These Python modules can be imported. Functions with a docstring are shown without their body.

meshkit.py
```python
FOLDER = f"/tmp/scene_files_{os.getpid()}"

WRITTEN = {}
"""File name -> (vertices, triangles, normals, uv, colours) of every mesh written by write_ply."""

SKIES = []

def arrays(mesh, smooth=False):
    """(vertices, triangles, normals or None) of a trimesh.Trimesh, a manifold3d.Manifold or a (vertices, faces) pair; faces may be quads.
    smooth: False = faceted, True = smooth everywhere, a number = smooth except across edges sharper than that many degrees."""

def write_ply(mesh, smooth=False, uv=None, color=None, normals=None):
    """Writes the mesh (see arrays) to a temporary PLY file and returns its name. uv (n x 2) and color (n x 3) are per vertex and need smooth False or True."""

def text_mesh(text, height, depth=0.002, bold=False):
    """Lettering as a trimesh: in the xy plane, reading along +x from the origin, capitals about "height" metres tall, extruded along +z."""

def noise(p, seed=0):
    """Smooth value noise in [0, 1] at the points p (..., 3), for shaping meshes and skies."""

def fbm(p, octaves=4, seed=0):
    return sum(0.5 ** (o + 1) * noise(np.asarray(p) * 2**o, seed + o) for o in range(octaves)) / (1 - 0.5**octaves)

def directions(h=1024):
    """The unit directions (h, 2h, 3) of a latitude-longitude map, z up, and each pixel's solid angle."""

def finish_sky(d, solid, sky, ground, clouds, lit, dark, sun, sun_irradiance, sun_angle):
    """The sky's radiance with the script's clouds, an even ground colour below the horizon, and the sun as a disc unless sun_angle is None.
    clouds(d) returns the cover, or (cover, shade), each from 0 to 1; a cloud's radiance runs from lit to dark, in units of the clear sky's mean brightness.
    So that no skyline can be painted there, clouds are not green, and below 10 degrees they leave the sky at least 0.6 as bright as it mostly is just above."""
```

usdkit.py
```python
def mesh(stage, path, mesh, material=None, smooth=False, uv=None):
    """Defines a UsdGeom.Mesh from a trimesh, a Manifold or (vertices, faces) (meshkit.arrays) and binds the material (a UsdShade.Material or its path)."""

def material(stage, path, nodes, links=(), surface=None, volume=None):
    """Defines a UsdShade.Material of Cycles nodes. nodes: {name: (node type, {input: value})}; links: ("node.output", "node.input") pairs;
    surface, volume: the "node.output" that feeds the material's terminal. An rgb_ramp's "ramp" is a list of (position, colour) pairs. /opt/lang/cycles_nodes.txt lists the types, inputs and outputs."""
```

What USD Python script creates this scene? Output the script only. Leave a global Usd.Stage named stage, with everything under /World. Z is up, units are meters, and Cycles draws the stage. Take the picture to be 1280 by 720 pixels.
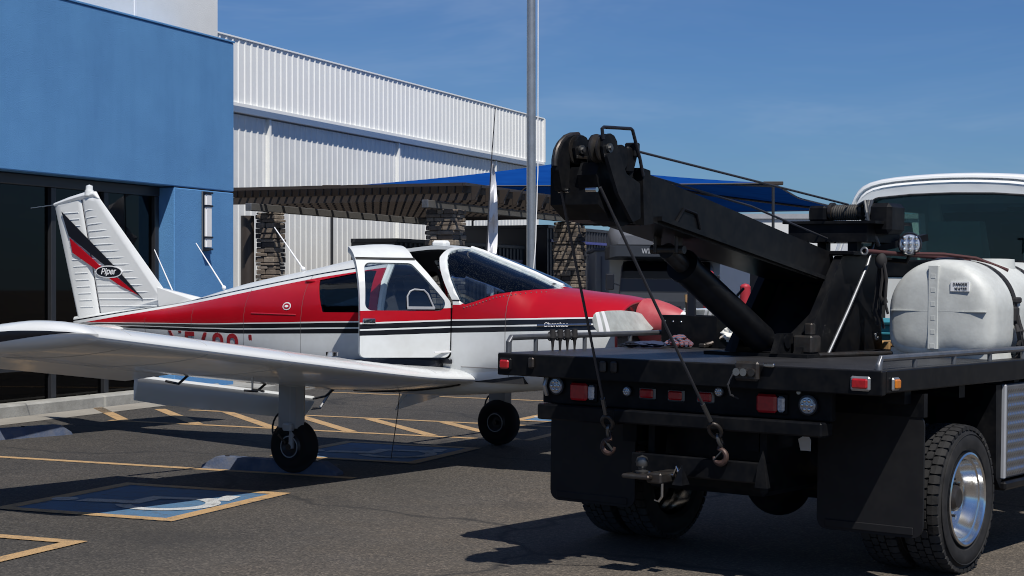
import math, random
import numpy as np, trimesh, manifold3d as m3
import shapely.geometry as sg
from pxr import Usd, UsdGeom, UsdLux, UsdShade, Gf, Sdf
import usdkit, meshkit

rng = random.Random(7)
stage = Usd.Stage.CreateInMemory()
UsdGeom.SetStageUpAxis(stage, UsdGeom.Tokens.z)
UsdGeom.SetStageMetersPerUnit(stage, 1.0)
WORLD = stage.DefinePrim('/World', 'Xform')
stage.SetDefaultPrim(WORLD)

# ------------------------------------------------------------------ camera, sky, sun, exposure
EYE = 1.5722
FPX = 2166.66
cam = UsdGeom.Camera.Define(stage, '/World/camera')
cam.CreateHorizontalApertureAttr(36.0); cam.CreateVerticalApertureAttr(20.25)
cam.CreateFocalLengthAttr(36.0 * FPX / 1280.0)
cam.CreateClippingRangeAttr(Gf.Vec2f(0.1, 2000))
cam.AddTranslateOp().Set(Gf.Vec3d(0, 0, EYE))
cam.AddRotateXOp().Set(90.0 - math.degrees(math.atan(4.54 / FPX)))
cam.CreateExposureAttr(0.06)
SKY_STRENGTH, SUN_POWER = 0.05, 1.25
SUN_EL = math.radians(57.0)
SUN = np.array([0.328 * math.cos(SUN_EL), -0.9447 * math.cos(SUN_EL), math.sin(SUN_EL)])
dome = UsdLux.DomeLight.Define(stage, '/World/sky')
dome.CreateIntensityAttr(1.0)
dome.GetPrim().SetCustomDataByKey('kind', 'structure')
skymat = usdkit.material(stage, '/World/Looks/sky', {
    'g': ('geometry', {}),
    'map': ('mapping', {'scale': (1.0, 1.0, 4.5), 'location': (3.1, 0.4, 0.0)}),
    'n': ('noise_texture', {'scale': 3.2, 'detail': 6.0, 'roughness': 0.62, 'distortion': 0.5}),
    'r': ('rgb_ramp', {'ramp': [(0.0, (0, 0, 0)), (0.36, (0, 0, 0)), (0.46, (0.018, 0.018, 0.018)), (0.60, (0.085, 0.085, 0.085)), (0.85, (0.16, 0.16, 0.16))]}),
    's': ('sky_texture', {'sky_type': 'single_scattering', 'sun_disc': False, 'sun_elevation': SUN_EL,
                          'sun_rotation': math.atan2(SUN[0], SUN[1]), 'altitude': 400.0, 'air_density': 1.0, 'aerosol_density': 0.6, 'ozone_density': 1.5}),
    'tint': ('mix_color', {'blend_type': 'multiply', 'fac': 1.0, 'b': (0.56, 0.89, 1.40), 'use_clamp': False}),
    'm': ('mix_color', {'b': (15.0, 16.0, 17.5), 'use_clamp': False}),
    'b': ('background_shader', {'strength': SKY_STRENGTH})},
    [('g.position', 'map.vector'), ('map.vector', 'n.vector'), ('n.fac', 'r.fac'), ('r.color', 'm.fac'),
     ('s.color', 'tint.a'), ('tint.result', 'm.a'), ('m.result', 'b.color')], surface='b.background')
UsdShade.MaterialBindingAPI.Apply(dome.GetPrim()).Bind(skymat)
sun = UsdLux.DistantLight.Define(stage, '/World/sun')
sun.CreateIntensityAttr(SUN_POWER); sun.CreateAngleAttr(0.53); sun.CreateNormalizeAttr(True)
sun.CreateColorAttr(Gf.Vec3f(1.0, 0.96, 0.90))
zz = SUN; xx = np.cross([0, 0, 1], zz); xx /= np.linalg.norm(xx); yy = np.cross(zz, xx)
Ms = np.eye(4); Ms[:3, 0], Ms[:3, 1], Ms[:3, 2] = xx, yy, zz
sun.AddTransformOp().Set(Gf.Matrix4d(*Ms.T.ravel().tolist()))

# ------------------------------------------------------------------ helpers: names, things, parts
USED = {}
def path_for(parent, name):
    k = (parent, name); n = USED.get(k, 0); USED[k] = n + 1
    return f'{parent}/{name}' + (f'_{n:03d}' if n else '')
def data(prim, label=None, cat=None, group=None, kind=None):
    for k, v in (('label', label), ('category', cat), ('group', group), ('kind', kind)):
        if v: prim.SetCustomDataByKey(k, v)
class Thing:
    """An Xform at the thing's base; parts are given in the frame FR (4x4) and stored relative to the base point."""
    def __init__(self, name, label=None, cat=None, group=None, kind=None, base=(0, 0, 0), frame=None):
        self.path = path_for('/World', name); self.base = np.array(base, float)
        self.x = UsdGeom.Xform.Define(stage, self.path)
        F = np.eye(4) if frame is None else np.array(frame)
        T = np.eye(4); T[:3, 3] = self.base
        self.x.AddTransformOp().Set(Gf.Matrix4d(*(F @ T).T.ravel().tolist()))
        data(self.x.GetPrim(), label, cat, group, kind)
    def part(self, name, mesh, mat, smooth=30, parent=None, label=None, kind=None):
        p = path_for(parent or self.path, name)
        v, f = vf(mesh)
        usdkit.mesh(stage, p, (v - self.base, f), mat, smooth=smooth)
        if label or kind: data(stage.GetPrimAtPath(p), label, None, None, kind)
        return p
def vf(mesh):
    if isinstance(mesh, MB): mesh = mesh.get()
    if hasattr(mesh, 'to_mesh'):
        m = mesh.to_mesh(); return np.array(m.vert_properties[:, :3], float), np.array(m.tri_verts, int)
    if isinstance(mesh, (tuple, list)):
        v, f = np.asarray(mesh[0], float), np.asarray(mesh[1], int)
        if f.shape[1] == 4: f = np.vstack([f[:, [0, 1, 2]], f[:, [0, 2, 3]]])
        return v, f
    return np.array(mesh.vertices, float), np.array(mesh.faces, int)
def copy_thing(src, name, frame, label=None, cat=None, group=None, base=(0, 0, 0)):
    t = Thing(name, label, cat, group, base=base, frame=frame)
    t.x.GetPrim().GetReferences().AddInternalReference(src.path)
    t.x.GetPrim().SetInstanceable(True)
    return t
class MB:
    """Collects simple solids into one mesh."""
    def __init__(self): self.v, self.f, self.n = [], [], 0
    def add(self, mesh, T=None):
        v, f = vf(mesh)
        if T is not None: v = v @ np.array(T)[:3, :3].T + np.array(T)[:3, 3]
        self.v.append(v); self.f.append(f + self.n); self.n += len(v); return self
    def get(self): return np.vstack(self.v), np.vstack(self.f)
    def box(self, lo, hi, ch=0.0): return self.add(bx(lo, hi, ch))
    def bar(self, a, b, w, h, up=(0, 0, 1)):
        a, b = np.array(a, float), np.array(b, float); d = b - a; L = np.linalg.norm(d); d /= L
        s = np.cross(up, d); s = s / np.linalg.norm(s) if np.linalg.norm(s) > 1e-6 else np.array([1., 0, 0]); u = np.cross(d, s)
        T = np.eye(4); T[:3, 0], T[:3, 1], T[:3, 2], T[:3, 3] = d, s, u, (a + b) / 2
        return self.add(bx((-L / 2, -w / 2, -h / 2), (L / 2, w / 2, h / 2)), T)
    def tube(self, pts, r, n=10, closed=False): return self.add(tube(pts, r, n, closed))
    def cyl(self, a, b, r, r2=None, n=24): return self.add(tube([a, b], [r, r if r2 is None else r2], n))
    def lathe(self, a, d, prof, n=40): return self.add(lathe(a, d, prof, n))
    def ball(self, c, r, sc=(1, 1, 1), n=3):
        s = trimesh.creation.icosphere(n, r); return self.add((s.vertices * np.array(sc) + np.array(c), s.faces))
def bx(lo, hi, ch=0.0):
    lo, hi = np.minimum(lo, hi).astype(float), np.maximum(lo, hi).astype(float)
    if ch <= 0:
        b = trimesh.creation.box(extents=hi - lo); return np.array(b.vertices) + (lo + hi) / 2, np.array(b.faces)
    ch = min(ch, 0.45 * (hi - lo).min()); pts = []
    for i in range(8):
        c = np.array([hi[k] if i >> k & 1 else lo[k] for k in range(3)]); sgn = np.array([-1 if i >> k & 1 else 1 for k in range(3)])
        for k in range(3):
            p = c + sgn * ch; p[k] = c[k]; pts.append(p)
    return vf(m3.Manifold.hull_points(np.array(pts)))
def tube(pts, r, n=10, closed=False):
    P = np.array(pts, float); m = len(P); R = np.broadcast_to(np.asarray(r, float), (m,))
    if closed: T = np.roll(P, -1, 0) - np.roll(P, 1, 0)
    else:
        T = np.empty_like(P); T[1:-1] = P[2:] - P[:-2]; T[0], T[-1] = P[1] - P[0], P[-1] - P[-2]
    T /= np.maximum(np.linalg.norm(T, axis=1, keepdims=True), 1e-9)
    u = np.cross(T[0], [0, 0, 1.0]) if abs(T[0][2]) < 0.9 else np.cross(T[0], [1.0, 0, 0]); u /= np.linalg.norm(u)
    V = []; ang = np.arange(n) / n * 2 * np.pi
    for i in range(m):
        u = u - T[i] * (u @ T[i]); u /= np.linalg.norm(u); w = np.cross(T[i], u)
        V.append(P[i] + R[i] * (np.cos(ang)[:, None] * u + np.sin(ang)[:, None] * w))
    V = np.vstack(V); F = []
    for i in range(m if closed else m - 1):
        a, b = i * n, ((i + 1) % m) * n
        for k in range(n):
            k2 = (k + 1) % n; F += [(a + k, a + k2, b + k2), (a + k, b + k2, b + k)]
    if not closed:
        V = np.vstack([V, P[0], P[-1]]); c0, c1 = len(V) - 2, len(V) - 1
        for k in range(n):
            k2 = (k + 1) % n; F += [(c0, k2, k), (c1, (m - 1) * n + k, (m - 1) * n + k2)]
    return V, np.array(F)
def lathe(a, d, prof, n=40):
    """prof: (distance along d, radius) points; closed if it starts and ends at radius 0."""
    a, d = np.array(a, float), np.array(d, float); d /= np.linalg.norm(d)
    u = np.cross(d, [0, 0, 1.0]) if abs(d[2]) < 0.9 else np.cross(d, [1.0, 0, 0]); u /= np.linalg.norm(u); w = np.cross(d, u)
    ang = np.arange(n) / n * 2 * np.pi; ring = np.cos(ang)[:, None] * u + np.sin(ang)[:, None] * w
    V = np.vstack([a + d * h + r * ring for h, r in prof]); F = []
    for i in range(len(prof) - 1):
        for k in range(n):
            k2 = (k + 1) % n; A, B = i * n, (i + 1) * n
            F += [(A + k, A + k2, B + k2), (A + k, B + k2, B + k)]
    return V, np.array(F)
def loft(rings, cap=True):
    """Quads between equal rings (each k x 3); caps by fans."""
    R = np.array(rings, float); m, n = R.shape[:2]; V = R.reshape(-1, 3); F = []
    k = np.arange(n); k2 = (k + 1) % n
    for i in range(m - 1):
        a, b = i * n, (i + 1) * n
        F.append(np.stack([a + k, a + k2, b + k2], 1)); F.append(np.stack([a + k, b + k2, b + k], 1))
    if cap:
        V = np.vstack([V, R[0].mean(0), R[-1].mean(0)]); c0, c1 = len(V) - 2, len(V) - 1
        F.append(np.stack([np.full(n, c0), k2, k], 1)); F.append(np.stack([np.full(n, c1), (m - 1) * n + k, (m - 1) * n + k2], 1))
    F = np.vstack(F); t = trimesh.Trimesh(V, F, process=False)
    if t.volume < 0: F = F[:, ::-1]
    return V, F
def prism(poly, axis, lo, hi, holes=()):
    """2D polygon extruded along an axis; axis 1: poly is (x, z); axis 0: (y, z); axis 2: (x, y)."""
    e = trimesh.creation.extrude_polygon(sg.Polygon(poly, holes), hi - lo, engine='earcut'); v = np.array(e.vertices); f = np.array(e.faces)
    if axis == 2: V = np.stack([v[:, 0], v[:, 1], v[:, 2] + lo], 1)
    elif axis == 1: V = np.stack([v[:, 0], v[:, 2] + lo, v[:, 1]], 1); f = f[:, ::-1]
    else: V = np.stack([v[:, 2] + lo, v[:, 0], v[:, 1]], 1)
    return V, f
def man(mesh):
    v, f = vf(mesh); t = trimesh.Trimesh(v, f); t.merge_vertices()
    if t.volume < 0: t.invert()
    return m3.Manifold(m3.Mesh(np.array(t.vertices, np.float32), np.array(t.faces, np.uint32)))
def arc(c, r, a0, a1, n, plane='xz'):
    out = []
    for t in np.linspace(math.radians(a0), math.radians(a1), n):
        d = [0, 0, 0]; i, j = 'xyz'.index(plane[0]), 'xyz'.index(plane[1]); d[i] = r * math.cos(t); d[j] = r * math.sin(t); out.append(np.array(c) + d)
    return out
def rotz(a, c=(0, 0, 0)):
    T = np.eye(4); T[:2, :2] = [[math.cos(a), -math.sin(a)], [math.sin(a), math.cos(a)]]; c = np.array(c, float); T[:3, 3] = c - T[:3, :3] @ c; return T
def text(s, h, origin, right, up, depth=0.002, bold=False):
    t = meshkit.text_mesh(s, h, depth, bold); r, u = np.array(right, float), np.array(up, float); r /= np.linalg.norm(r); u /= np.linalg.norm(u)
    v = np.array(t.vertices); n = np.cross(r, u)
    return np.array(origin) + v[:, :1] * r + v[:, 1:2] * u + v[:, 2:] * n, np.array(t.faces)
def text_width(s, h, bold=False): return float(np.ptp(meshkit.text_mesh(s, h, 0.002, bold).vertices[:, 0]))

# ------------------------------------------------------------------ materials
def mat(name, col, rough=0.5, metal=0.0, var=0.12, scale=5.0, bump=0.0, bscale=60.0, spec=0.5, coat=0.0, detail=4.0, dirt=None, dscale=2.0, damt=0.3):
    """Plain surface with slight tone variation and optional fine relief and blotchy dirt."""
    c = np.array(col, float)
    nodes = {'tc': ('texture_coordinate', {}), 'n': ('noise_texture', {'scale': scale, 'detail': detail, 'roughness': 0.6}),
             'r': ('rgb_ramp', {'ramp': [(0.25, tuple(c * (1 - var))), (0.75, tuple(np.minimum(c * (1 + var), 0.95)))]}),
             'p': ('principled_bsdf', {'roughness': rough, 'metallic': metal, 'specular_ior_level': spec, 'coat_weight': coat, 'coat_roughness': 0.06})}
    links = [('tc.object', 'n.vector'), ('n.fac', 'r.fac')]
    if dirt is not None:
        nodes |= {'dn': ('noise_texture', {'scale': dscale, 'detail': 7.0, 'roughness': 0.7}), 'dr': ('rgb_ramp', {'ramp': [(0.42, (0, 0, 0)), (0.68, (damt,) * 3)]}), 'dm': ('mix_color', {'b': dirt})}
        links += [('tc.object', 'dn.vector'), ('dn.fac', 'dr.fac'), ('dr.color', 'dm.fac'), ('r.color', 'dm.a'), ('dm.result', 'p.base_color')]
    else: links.append(('r.color', 'p.base_color'))
    if bump:
        nodes |= {'bn': ('noise_texture', {'scale': bscale, 'detail': 4.0}), 'b': ('bump', {'strength': 1.0, 'distance': bump})}
        links += [('tc.object', 'bn.vector'), ('bn.fac', 'b.height'), ('b.normal', 'p.normal')]
    return usdkit.material(stage, '/World/Looks/' + name, nodes, links, surface='p.BSDF')
def glass(name, tint=(1, 1, 1), gloss=1.0, ior=1.5):
    return usdkit.material(stage, '/World/Looks/' + name, {
        'f': ('fresnel', {'IOR': ior}), 't': ('transparent_bsdf', {'color': tint}), 'g': ('glossy_bsdf', {'color': (gloss,) * 3, 'roughness': 0.02}), 'm': ('mix_closure', {})},
        [('f.fac', 'm.fac'), ('t.BSDF', 'm.closure1'), ('g.BSDF', 'm.closure2')], surface='m.closure')
K = {}
K['white'] = mat('white_paint', (0.68, 0.69, 0.68), 0.22, var=0.02, coat=0.3, dirt=(0.5, 0.49, 0.46), damt=0.18)
K['white_wing'] = mat('wing_white_paint', (0.62, 0.635, 0.63), 0.2, var=0.02, coat=0.35, dirt=(0.5, 0.49, 0.46), damt=0.15, dscale=3)
K['cab_white'] = mat('cab_white_paint', (0.8, 0.81, 0.8), 0.25, var=0.02, coat=0.4)
K['red'] = mat('red_paint', (0.38, 0.006, 0.014), 0.25, var=0.06, coat=0.4)
K['faded_red'] = mat('faded_red_paint', (0.37, 0.05, 0.06), 0.5, var=0.1, dirt=(0.42, 0.13, 0.13), damt=0.5, dscale=9)
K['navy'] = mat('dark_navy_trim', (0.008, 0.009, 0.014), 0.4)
K['black'] = mat('black_paint', (0.0045, 0.005, 0.0065), 0.42, var=0.25, scale=9, bump=0.0008, bscale=40, dirt=(0.022, 0.021, 0.02), damt=0.5, dscale=7, spec=0.10)
K['blackgloss'] = mat('black_gloss_paint', (0.004, 0.0045, 0.006), 0.34, var=0.3, scale=6, dirt=(0.016, 0.015, 0.014), damt=0.5, dscale=9, spec=0.13)
K['rubber'] = mat('tyre_rubber', (0.016, 0.016, 0.017), 0.75, var=0.25, scale=12, bump=0.0008, bscale=90, spec=0.25, dirt=(0.05, 0.047, 0.043), damt=0.35, dscale=6)
K['plane_rubber'] = mat('aircraft_tyre_rubber', (0.01, 0.01, 0.011), 0.8, var=0.2, spec=0.2)
K['flap'] = mat('mudflap_rubber', (0.006, 0.006, 0.0075), 0.62, var=0.2, scale=8, spec=0.3, dirt=(0.018, 0.017, 0.016), damt=0.5, dscale=5)
K['steel'] = mat('galvanised_steel', (0.42, 0.42, 0.41), 0.38, metal=0.85, var=0.12, scale=9)
K['darksteel'] = mat('dark_worn_steel', (0.05, 0.048, 0.046), 0.45, metal=0.7, var=0.4, scale=25, dirt=(0.05, 0.03, 0.02), damt=0.6, dscale=18)
K['alu'] = mat('polished_aluminium', (0.75, 0.75, 0.74), 0.14, metal=1.0, var=0.06, scale=14)
K['grey'] = mat('grey_paint', (0.3, 0.31, 0.33), 0.4, var=0.1)
K['gearpaint'] = mat('dull_white_gear_paint', (0.26, 0.27, 0.28), 0.5, var=0.1)
K['wingseam'] = mat('wing_skin_joint', (0.34, 0.34, 0.34), 0.5)
K['blade'] = mat('grey_propeller_blade', (0.36, 0.38, 0.36), 0.45, var=0.18, scale=11, dirt=(0.22, 0.22, 0.2), damt=0.5, dscale=14)
K['inside'] = mat('dark_interior', (0.02, 0.02, 0.022), 0.8)
K['lensred'] = mat('red_lens', (0.32, 0.008, 0.012), 0.2, var=0.25, scale=60, coat=0.5)
K['lensclear'] = mat('clear_lamp_lens', (0.42, 0.45, 0.5), 0.18, metal=0.45, var=0.35, scale=70, coat=0.6)
K['amber'] = mat('amber_lens', (0.5, 0.15, 0.01), 0.2, var=0.2, scale=50, coat=0.5)
K['railsteel'] = mat('dull_rail_steel', (0.16, 0.165, 0.175), 0.4, metal=0.7, var=0.25, scale=12)
K['chrome'] = mat('chrome', (0.6, 0.6, 0.6), 0.15, metal=1.0, var=0.1, scale=20)
K['glass_plane'] = glass('aircraft_glass', (0.80, 0.85, 0.88))
K['glass_dark'] = glass('tinted_dark_glass', (0.30, 0.32, 0.35), 0.9)
K['glass_cab'] = glass('teal_cab_glass', (0.50, 0.63, 0.60))
K['glass_shop'] = glass('shop_glass', (0.07, 0.08, 0.10), 0.55)
K['concrete'] = mat('kerb_concrete', (0.30, 0.295, 0.27), 0.85, var=0.15, scale=5, bump=0.003, bscale=50, dirt=(0.14, 0.135, 0.12), damt=0.6, dscale=3)
K['apron'] = mat('gutter_concrete', (0.26, 0.24, 0.205), 0.9, var=0.15, scale=2, bump=0.002, bscale=60, dirt=(0.15, 0.14, 0.12), damt=0.5, dscale=1.5)
K['stopblue'] = mat('worn_blue_concrete', (0.05, 0.07, 0.12), 0.85, var=0.25, scale=9, bump=0.003, bscale=60, dirt=(0.13, 0.13, 0.14), damt=0.6, dscale=10)
K['blue_stucco'] = usdkit.material(stage, '/World/Looks/streaked_blue_stucco', {
    'tc': ('texture_coordinate', {}), 'mp': ('mapping', {'scale': (1.3, 1.3, 0.16)}), 'st': ('noise_texture', {'scale': 1.6, 'detail': 7.0, 'roughness': 0.65}), 'sr': ('rgb_ramp', {'ramp': [(0.3, (0.88, 0.90, 0.92)), (0.52, (1.0, 1.0, 1.0)), (0.72, (1.06, 1.05, 1.03))]}),
    'n': ('noise_texture', {'scale': 1.1, 'detail': 9.0, 'roughness': 0.68}), 'r': ('rgb_ramp', {'ramp': [(0.3, (0.082, 0.220, 0.440)), (0.5, (0.090, 0.240, 0.470)), (0.72, (0.098, 0.256, 0.49))]}),
    'm': ('mix_color', {'blend_type': 'multiply', 'fac': 1.0, 'use_clamp': False}), 'f': ('noise_texture', {'scale': 70.0, 'detail': 4.0}), 'u': ('noise_texture', {'scale': 2.5, 'detail': 3.0}), 'add': ('math', {'math_type': 'multiply_add', 'value2': 1.8}), 'b': ('bump', {'strength': 0.7, 'distance': 0.006}), 'p': ('principled_bsdf', {'roughness': 0.85, 'specular_ior_level': 0.3})},
    [('tc.object', 'mp.vector'), ('mp.vector', 'st.vector'), ('st.fac', 'sr.fac'), ('tc.object', 'n.vector'), ('n.fac', 'r.fac'), ('r.color', 'm.a'), ('sr.color', 'm.b'), ('m.result', 'p.base_color'), ('tc.object', 'f.vector'), ('tc.object', 'u.vector'), ('u.fac', 'add.value1'), ('f.fac', 'add.value3'), ('add.value', 'b.height'), ('b.normal', 'p.normal')], surface='p.BSDF')
K['grey_stucco'] = mat('grey_stucco', (0.68, 0.69, 0.685), 0.9, var=0.06, scale=2, bump=0.004, bscale=60)
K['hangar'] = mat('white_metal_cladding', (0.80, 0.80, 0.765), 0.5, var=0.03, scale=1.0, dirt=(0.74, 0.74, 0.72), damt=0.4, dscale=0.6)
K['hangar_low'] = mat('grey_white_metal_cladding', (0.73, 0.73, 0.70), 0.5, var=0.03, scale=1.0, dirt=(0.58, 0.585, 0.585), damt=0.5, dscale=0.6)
K['pergola'] = mat('dark_brown_steel', (0.034, 0.026, 0.021), 0.5, var=0.15, scale=4)
K['vgrey'] = mat('shop_display_grey', (0.12, 0.12, 0.12), 0.6)
K['canopy'] = usdkit.material(stage, '/World/Looks/blue_canopy_fabric', {'tc': ('texture_coordinate', {}), 'n': ('noise_texture', {'scale': 1.4, 'detail': 5.0}), 'r': ('rgb_ramp', {'ramp': [(0.3, (0.004, 0.040, 0.20)), (0.7, (0.006, 0.055, 0.25))]}),
    'd': ('diffuse_bsdf', {}), 't': ('translucent_bsdf', {}), 'm': ('mix_closure', {'fac': 0.13})}, [('tc.object', 'n.vector'), ('n.fac', 'r.fac'), ('r.color', 'd.color'), ('r.color', 't.color'), ('d.BSDF', 'm.closure1'), ('t.BSDF', 'm.closure2')], surface='m.closure')
K['mullion'] = mat('dark_window_frame', (0.02, 0.021, 0.024), 0.4)
K['tank'] = mat('weathered_white_plastic', (0.53, 0.545, 0.52), 0.5, var=0.08, scale=3, bump=0.003, bscale=9, dirt=(0.32, 0.325, 0.305), damt=0.7, dscale=2.6)
K['strap'] = mat('black_webbing', (0.012, 0.011, 0.012), 0.8)
K['strapred'] = mat('dark_red_webbing', (0.05, 0.012, 0.013), 0.8)
K['teal'] = mat('teal_plastic', (0.03, 0.20, 0.26), 0.5, var=0.1)
K['wood'] = mat('pale_wood', (0.33, 0.2, 0.08), 0.7, var=0.25, scale=14)
K['darkwood'] = mat('hammer_handle_wood', (0.26, 0.16, 0.07), 0.6, var=0.2, scale=20)
K['cloth_blue'] = mat('blue_cloth', (0.014, 0.024, 0.062), 0.9, var=0.3, scale=25)
K['cloth_white'] = mat('white_rag_cloth', (0.68, 0.67, 0.62), 0.9, var=0.1, scale=20)
K['decal_white'] = mat('white_decal', (0.75, 0.75, 0.75), 0.4, var=0.03)
K['rvgrey'] = mat('dark_grey_vehicle_paint', (0.10, 0.105, 0.12), 0.4, var=0.06)
K['rvlow'] = mat('darker_grey_vehicle_paint', (0.03, 0.034, 0.042), 0.4, var=0.06)
K['vwhite'] = mat('white_vehicle_paint', (0.6, 0.61, 0.6), 0.4, var=0.03)
K['rdirty'] = mat('red_brown_paint', (0.35, 0.02, 0.03), 0.5, var=0.1)
K['seat'] = mat('light_seat_vinyl', (0.66, 0.70, 0.68), 0.6, var=0.06)
K['cable'] = mat('steel_cable', (0.045, 0.045, 0.05), 0.5, metal=0.5, var=0.2, scale=80)
K['drumcable'] = mat('wound_cable', (0.06, 0.056, 0.05), 0.5, metal=0.4, var=0.4, scale=60)
K['hookrust'] = mat('rusty_hook_steel', (0.06, 0.036, 0.03), 0.5, metal=0.4, var=0.4, scale=25)
K['flagcloth'] = mat('white_flag_cloth', (0.68, 0.68, 0.7), 0.8, var=0.05)

def asphalt():
    return usdkit.material(stage, '/World/Looks/asphalt', {
        'g': ('geometry', {}),
        'big': ('noise_texture', {'scale': 0.22, 'detail': 5.0, 'roughness': 0.6}),
        'bigr': ('rgb_ramp', {'ramp': [(0.3, (0.052, 0.050, 0.048)), (0.5, (0.070, 0.065, 0.060)), (0.72, (0.090, 0.080, 0.070))]}),
        'mid': ('noise_texture', {'scale': 2.6, 'detail': 6.0, 'roughness': 0.7}),
        'midr': ('rgb_ramp', {'ramp': [(0.3, (0.86, 0.86, 0.86)), (0.7, (1.14, 1.13, 1.12))]}),
        'v': ('voronoi_texture', {'feature': 'f1', 'scale': 88.0}),
        'vr': ('rgb_ramp', {'ramp': [(0.0, (0.58, 0.58, 0.59)), (0.45, (0.93, 0.92, 0.91)), (0.82, (1.22, 1.19, 1.15)), (1.0, (2.0, 1.92, 1.82))]}),
        'sep': ('separate_color', {}),
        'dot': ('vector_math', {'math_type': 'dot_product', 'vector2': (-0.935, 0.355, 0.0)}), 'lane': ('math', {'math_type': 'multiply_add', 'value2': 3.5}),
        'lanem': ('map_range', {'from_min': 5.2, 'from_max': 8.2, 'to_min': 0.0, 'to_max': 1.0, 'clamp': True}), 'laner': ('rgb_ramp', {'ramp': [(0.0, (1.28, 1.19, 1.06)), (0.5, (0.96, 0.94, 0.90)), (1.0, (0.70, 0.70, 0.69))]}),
        'm0': ('mix_color', {'blend_type': 'multiply', 'fac': 1.0, 'use_clamp': False}),
        'm1': ('mix_color', {'blend_type': 'multiply', 'fac': 1.0, 'use_clamp': False}),
        'm2': ('mix_color', {'blend_type': 'multiply', 'fac': 1.0, 'use_clamp': False}),
        'wn': ('noise_texture', {'scale': 0.9, 'detail': 4.0}),
        'wadd': ('vector_math', {'math_type': 'multiply_add', 'vector2': (1.3, 1.3, 0.0)}),
        'cr': ('voronoi_texture', {'feature': 'distance_to_edge', 'scale': 0.23}),
        'crr': ('rgb_ramp', {'ramp': [(0.0, (0.8, 0.8, 0.8)), (0.006, (0.4, 0.4, 0.4)), (0.012, (0, 0, 0))]}),
        'cm': ('mix_color', {'b': (0.02, 0.02, 0.02)}),
        'on': ('noise_texture', {'scale': 0.8, 'detail': 3.0, 'distortion': 0.4}),
        'onr': ('rgb_ramp', {'ramp': [(0.58, (0, 0, 0)), (0.70, (0.55, 0.55, 0.55))]}),
        'om': ('mix_color', {'b': (0.028, 0.027, 0.027)}),
        'b': ('bump', {'strength': 0.8, 'distance': 0.006}),
        'p': ('principled_bsdf', {'roughness': 0.85, 'specular_ior_level': 0.3})},
        [('g.position', 'big.vector'), ('g.position', 'mid.vector'), ('g.position', 'v.vector'), ('big.fac', 'bigr.fac'), ('mid.fac', 'midr.fac'),
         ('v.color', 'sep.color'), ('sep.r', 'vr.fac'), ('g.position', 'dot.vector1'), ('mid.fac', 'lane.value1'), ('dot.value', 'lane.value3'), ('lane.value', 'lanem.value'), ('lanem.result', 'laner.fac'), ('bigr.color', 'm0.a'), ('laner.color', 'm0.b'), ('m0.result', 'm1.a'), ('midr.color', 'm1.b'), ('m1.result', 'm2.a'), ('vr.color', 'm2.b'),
         ('g.position', 'wn.vector'), ('wn.color', 'wadd.vector1'), ('g.position', 'wadd.vector3'), ('wadd.vector', 'cr.vector'), ('cr.distance', 'crr.fac'),
         ('crr.color', 'cm.fac'), ('m2.result', 'cm.a'), ('g.position', 'on.vector'), ('on.fac', 'onr.fac'), ('onr.color', 'om.fac'), ('cm.result', 'om.a'),
         ('om.result', 'p.base_color'), ('v.distance', 'b.height'), ('b.normal', 'p.normal')], surface='p.BSDF')
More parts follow.
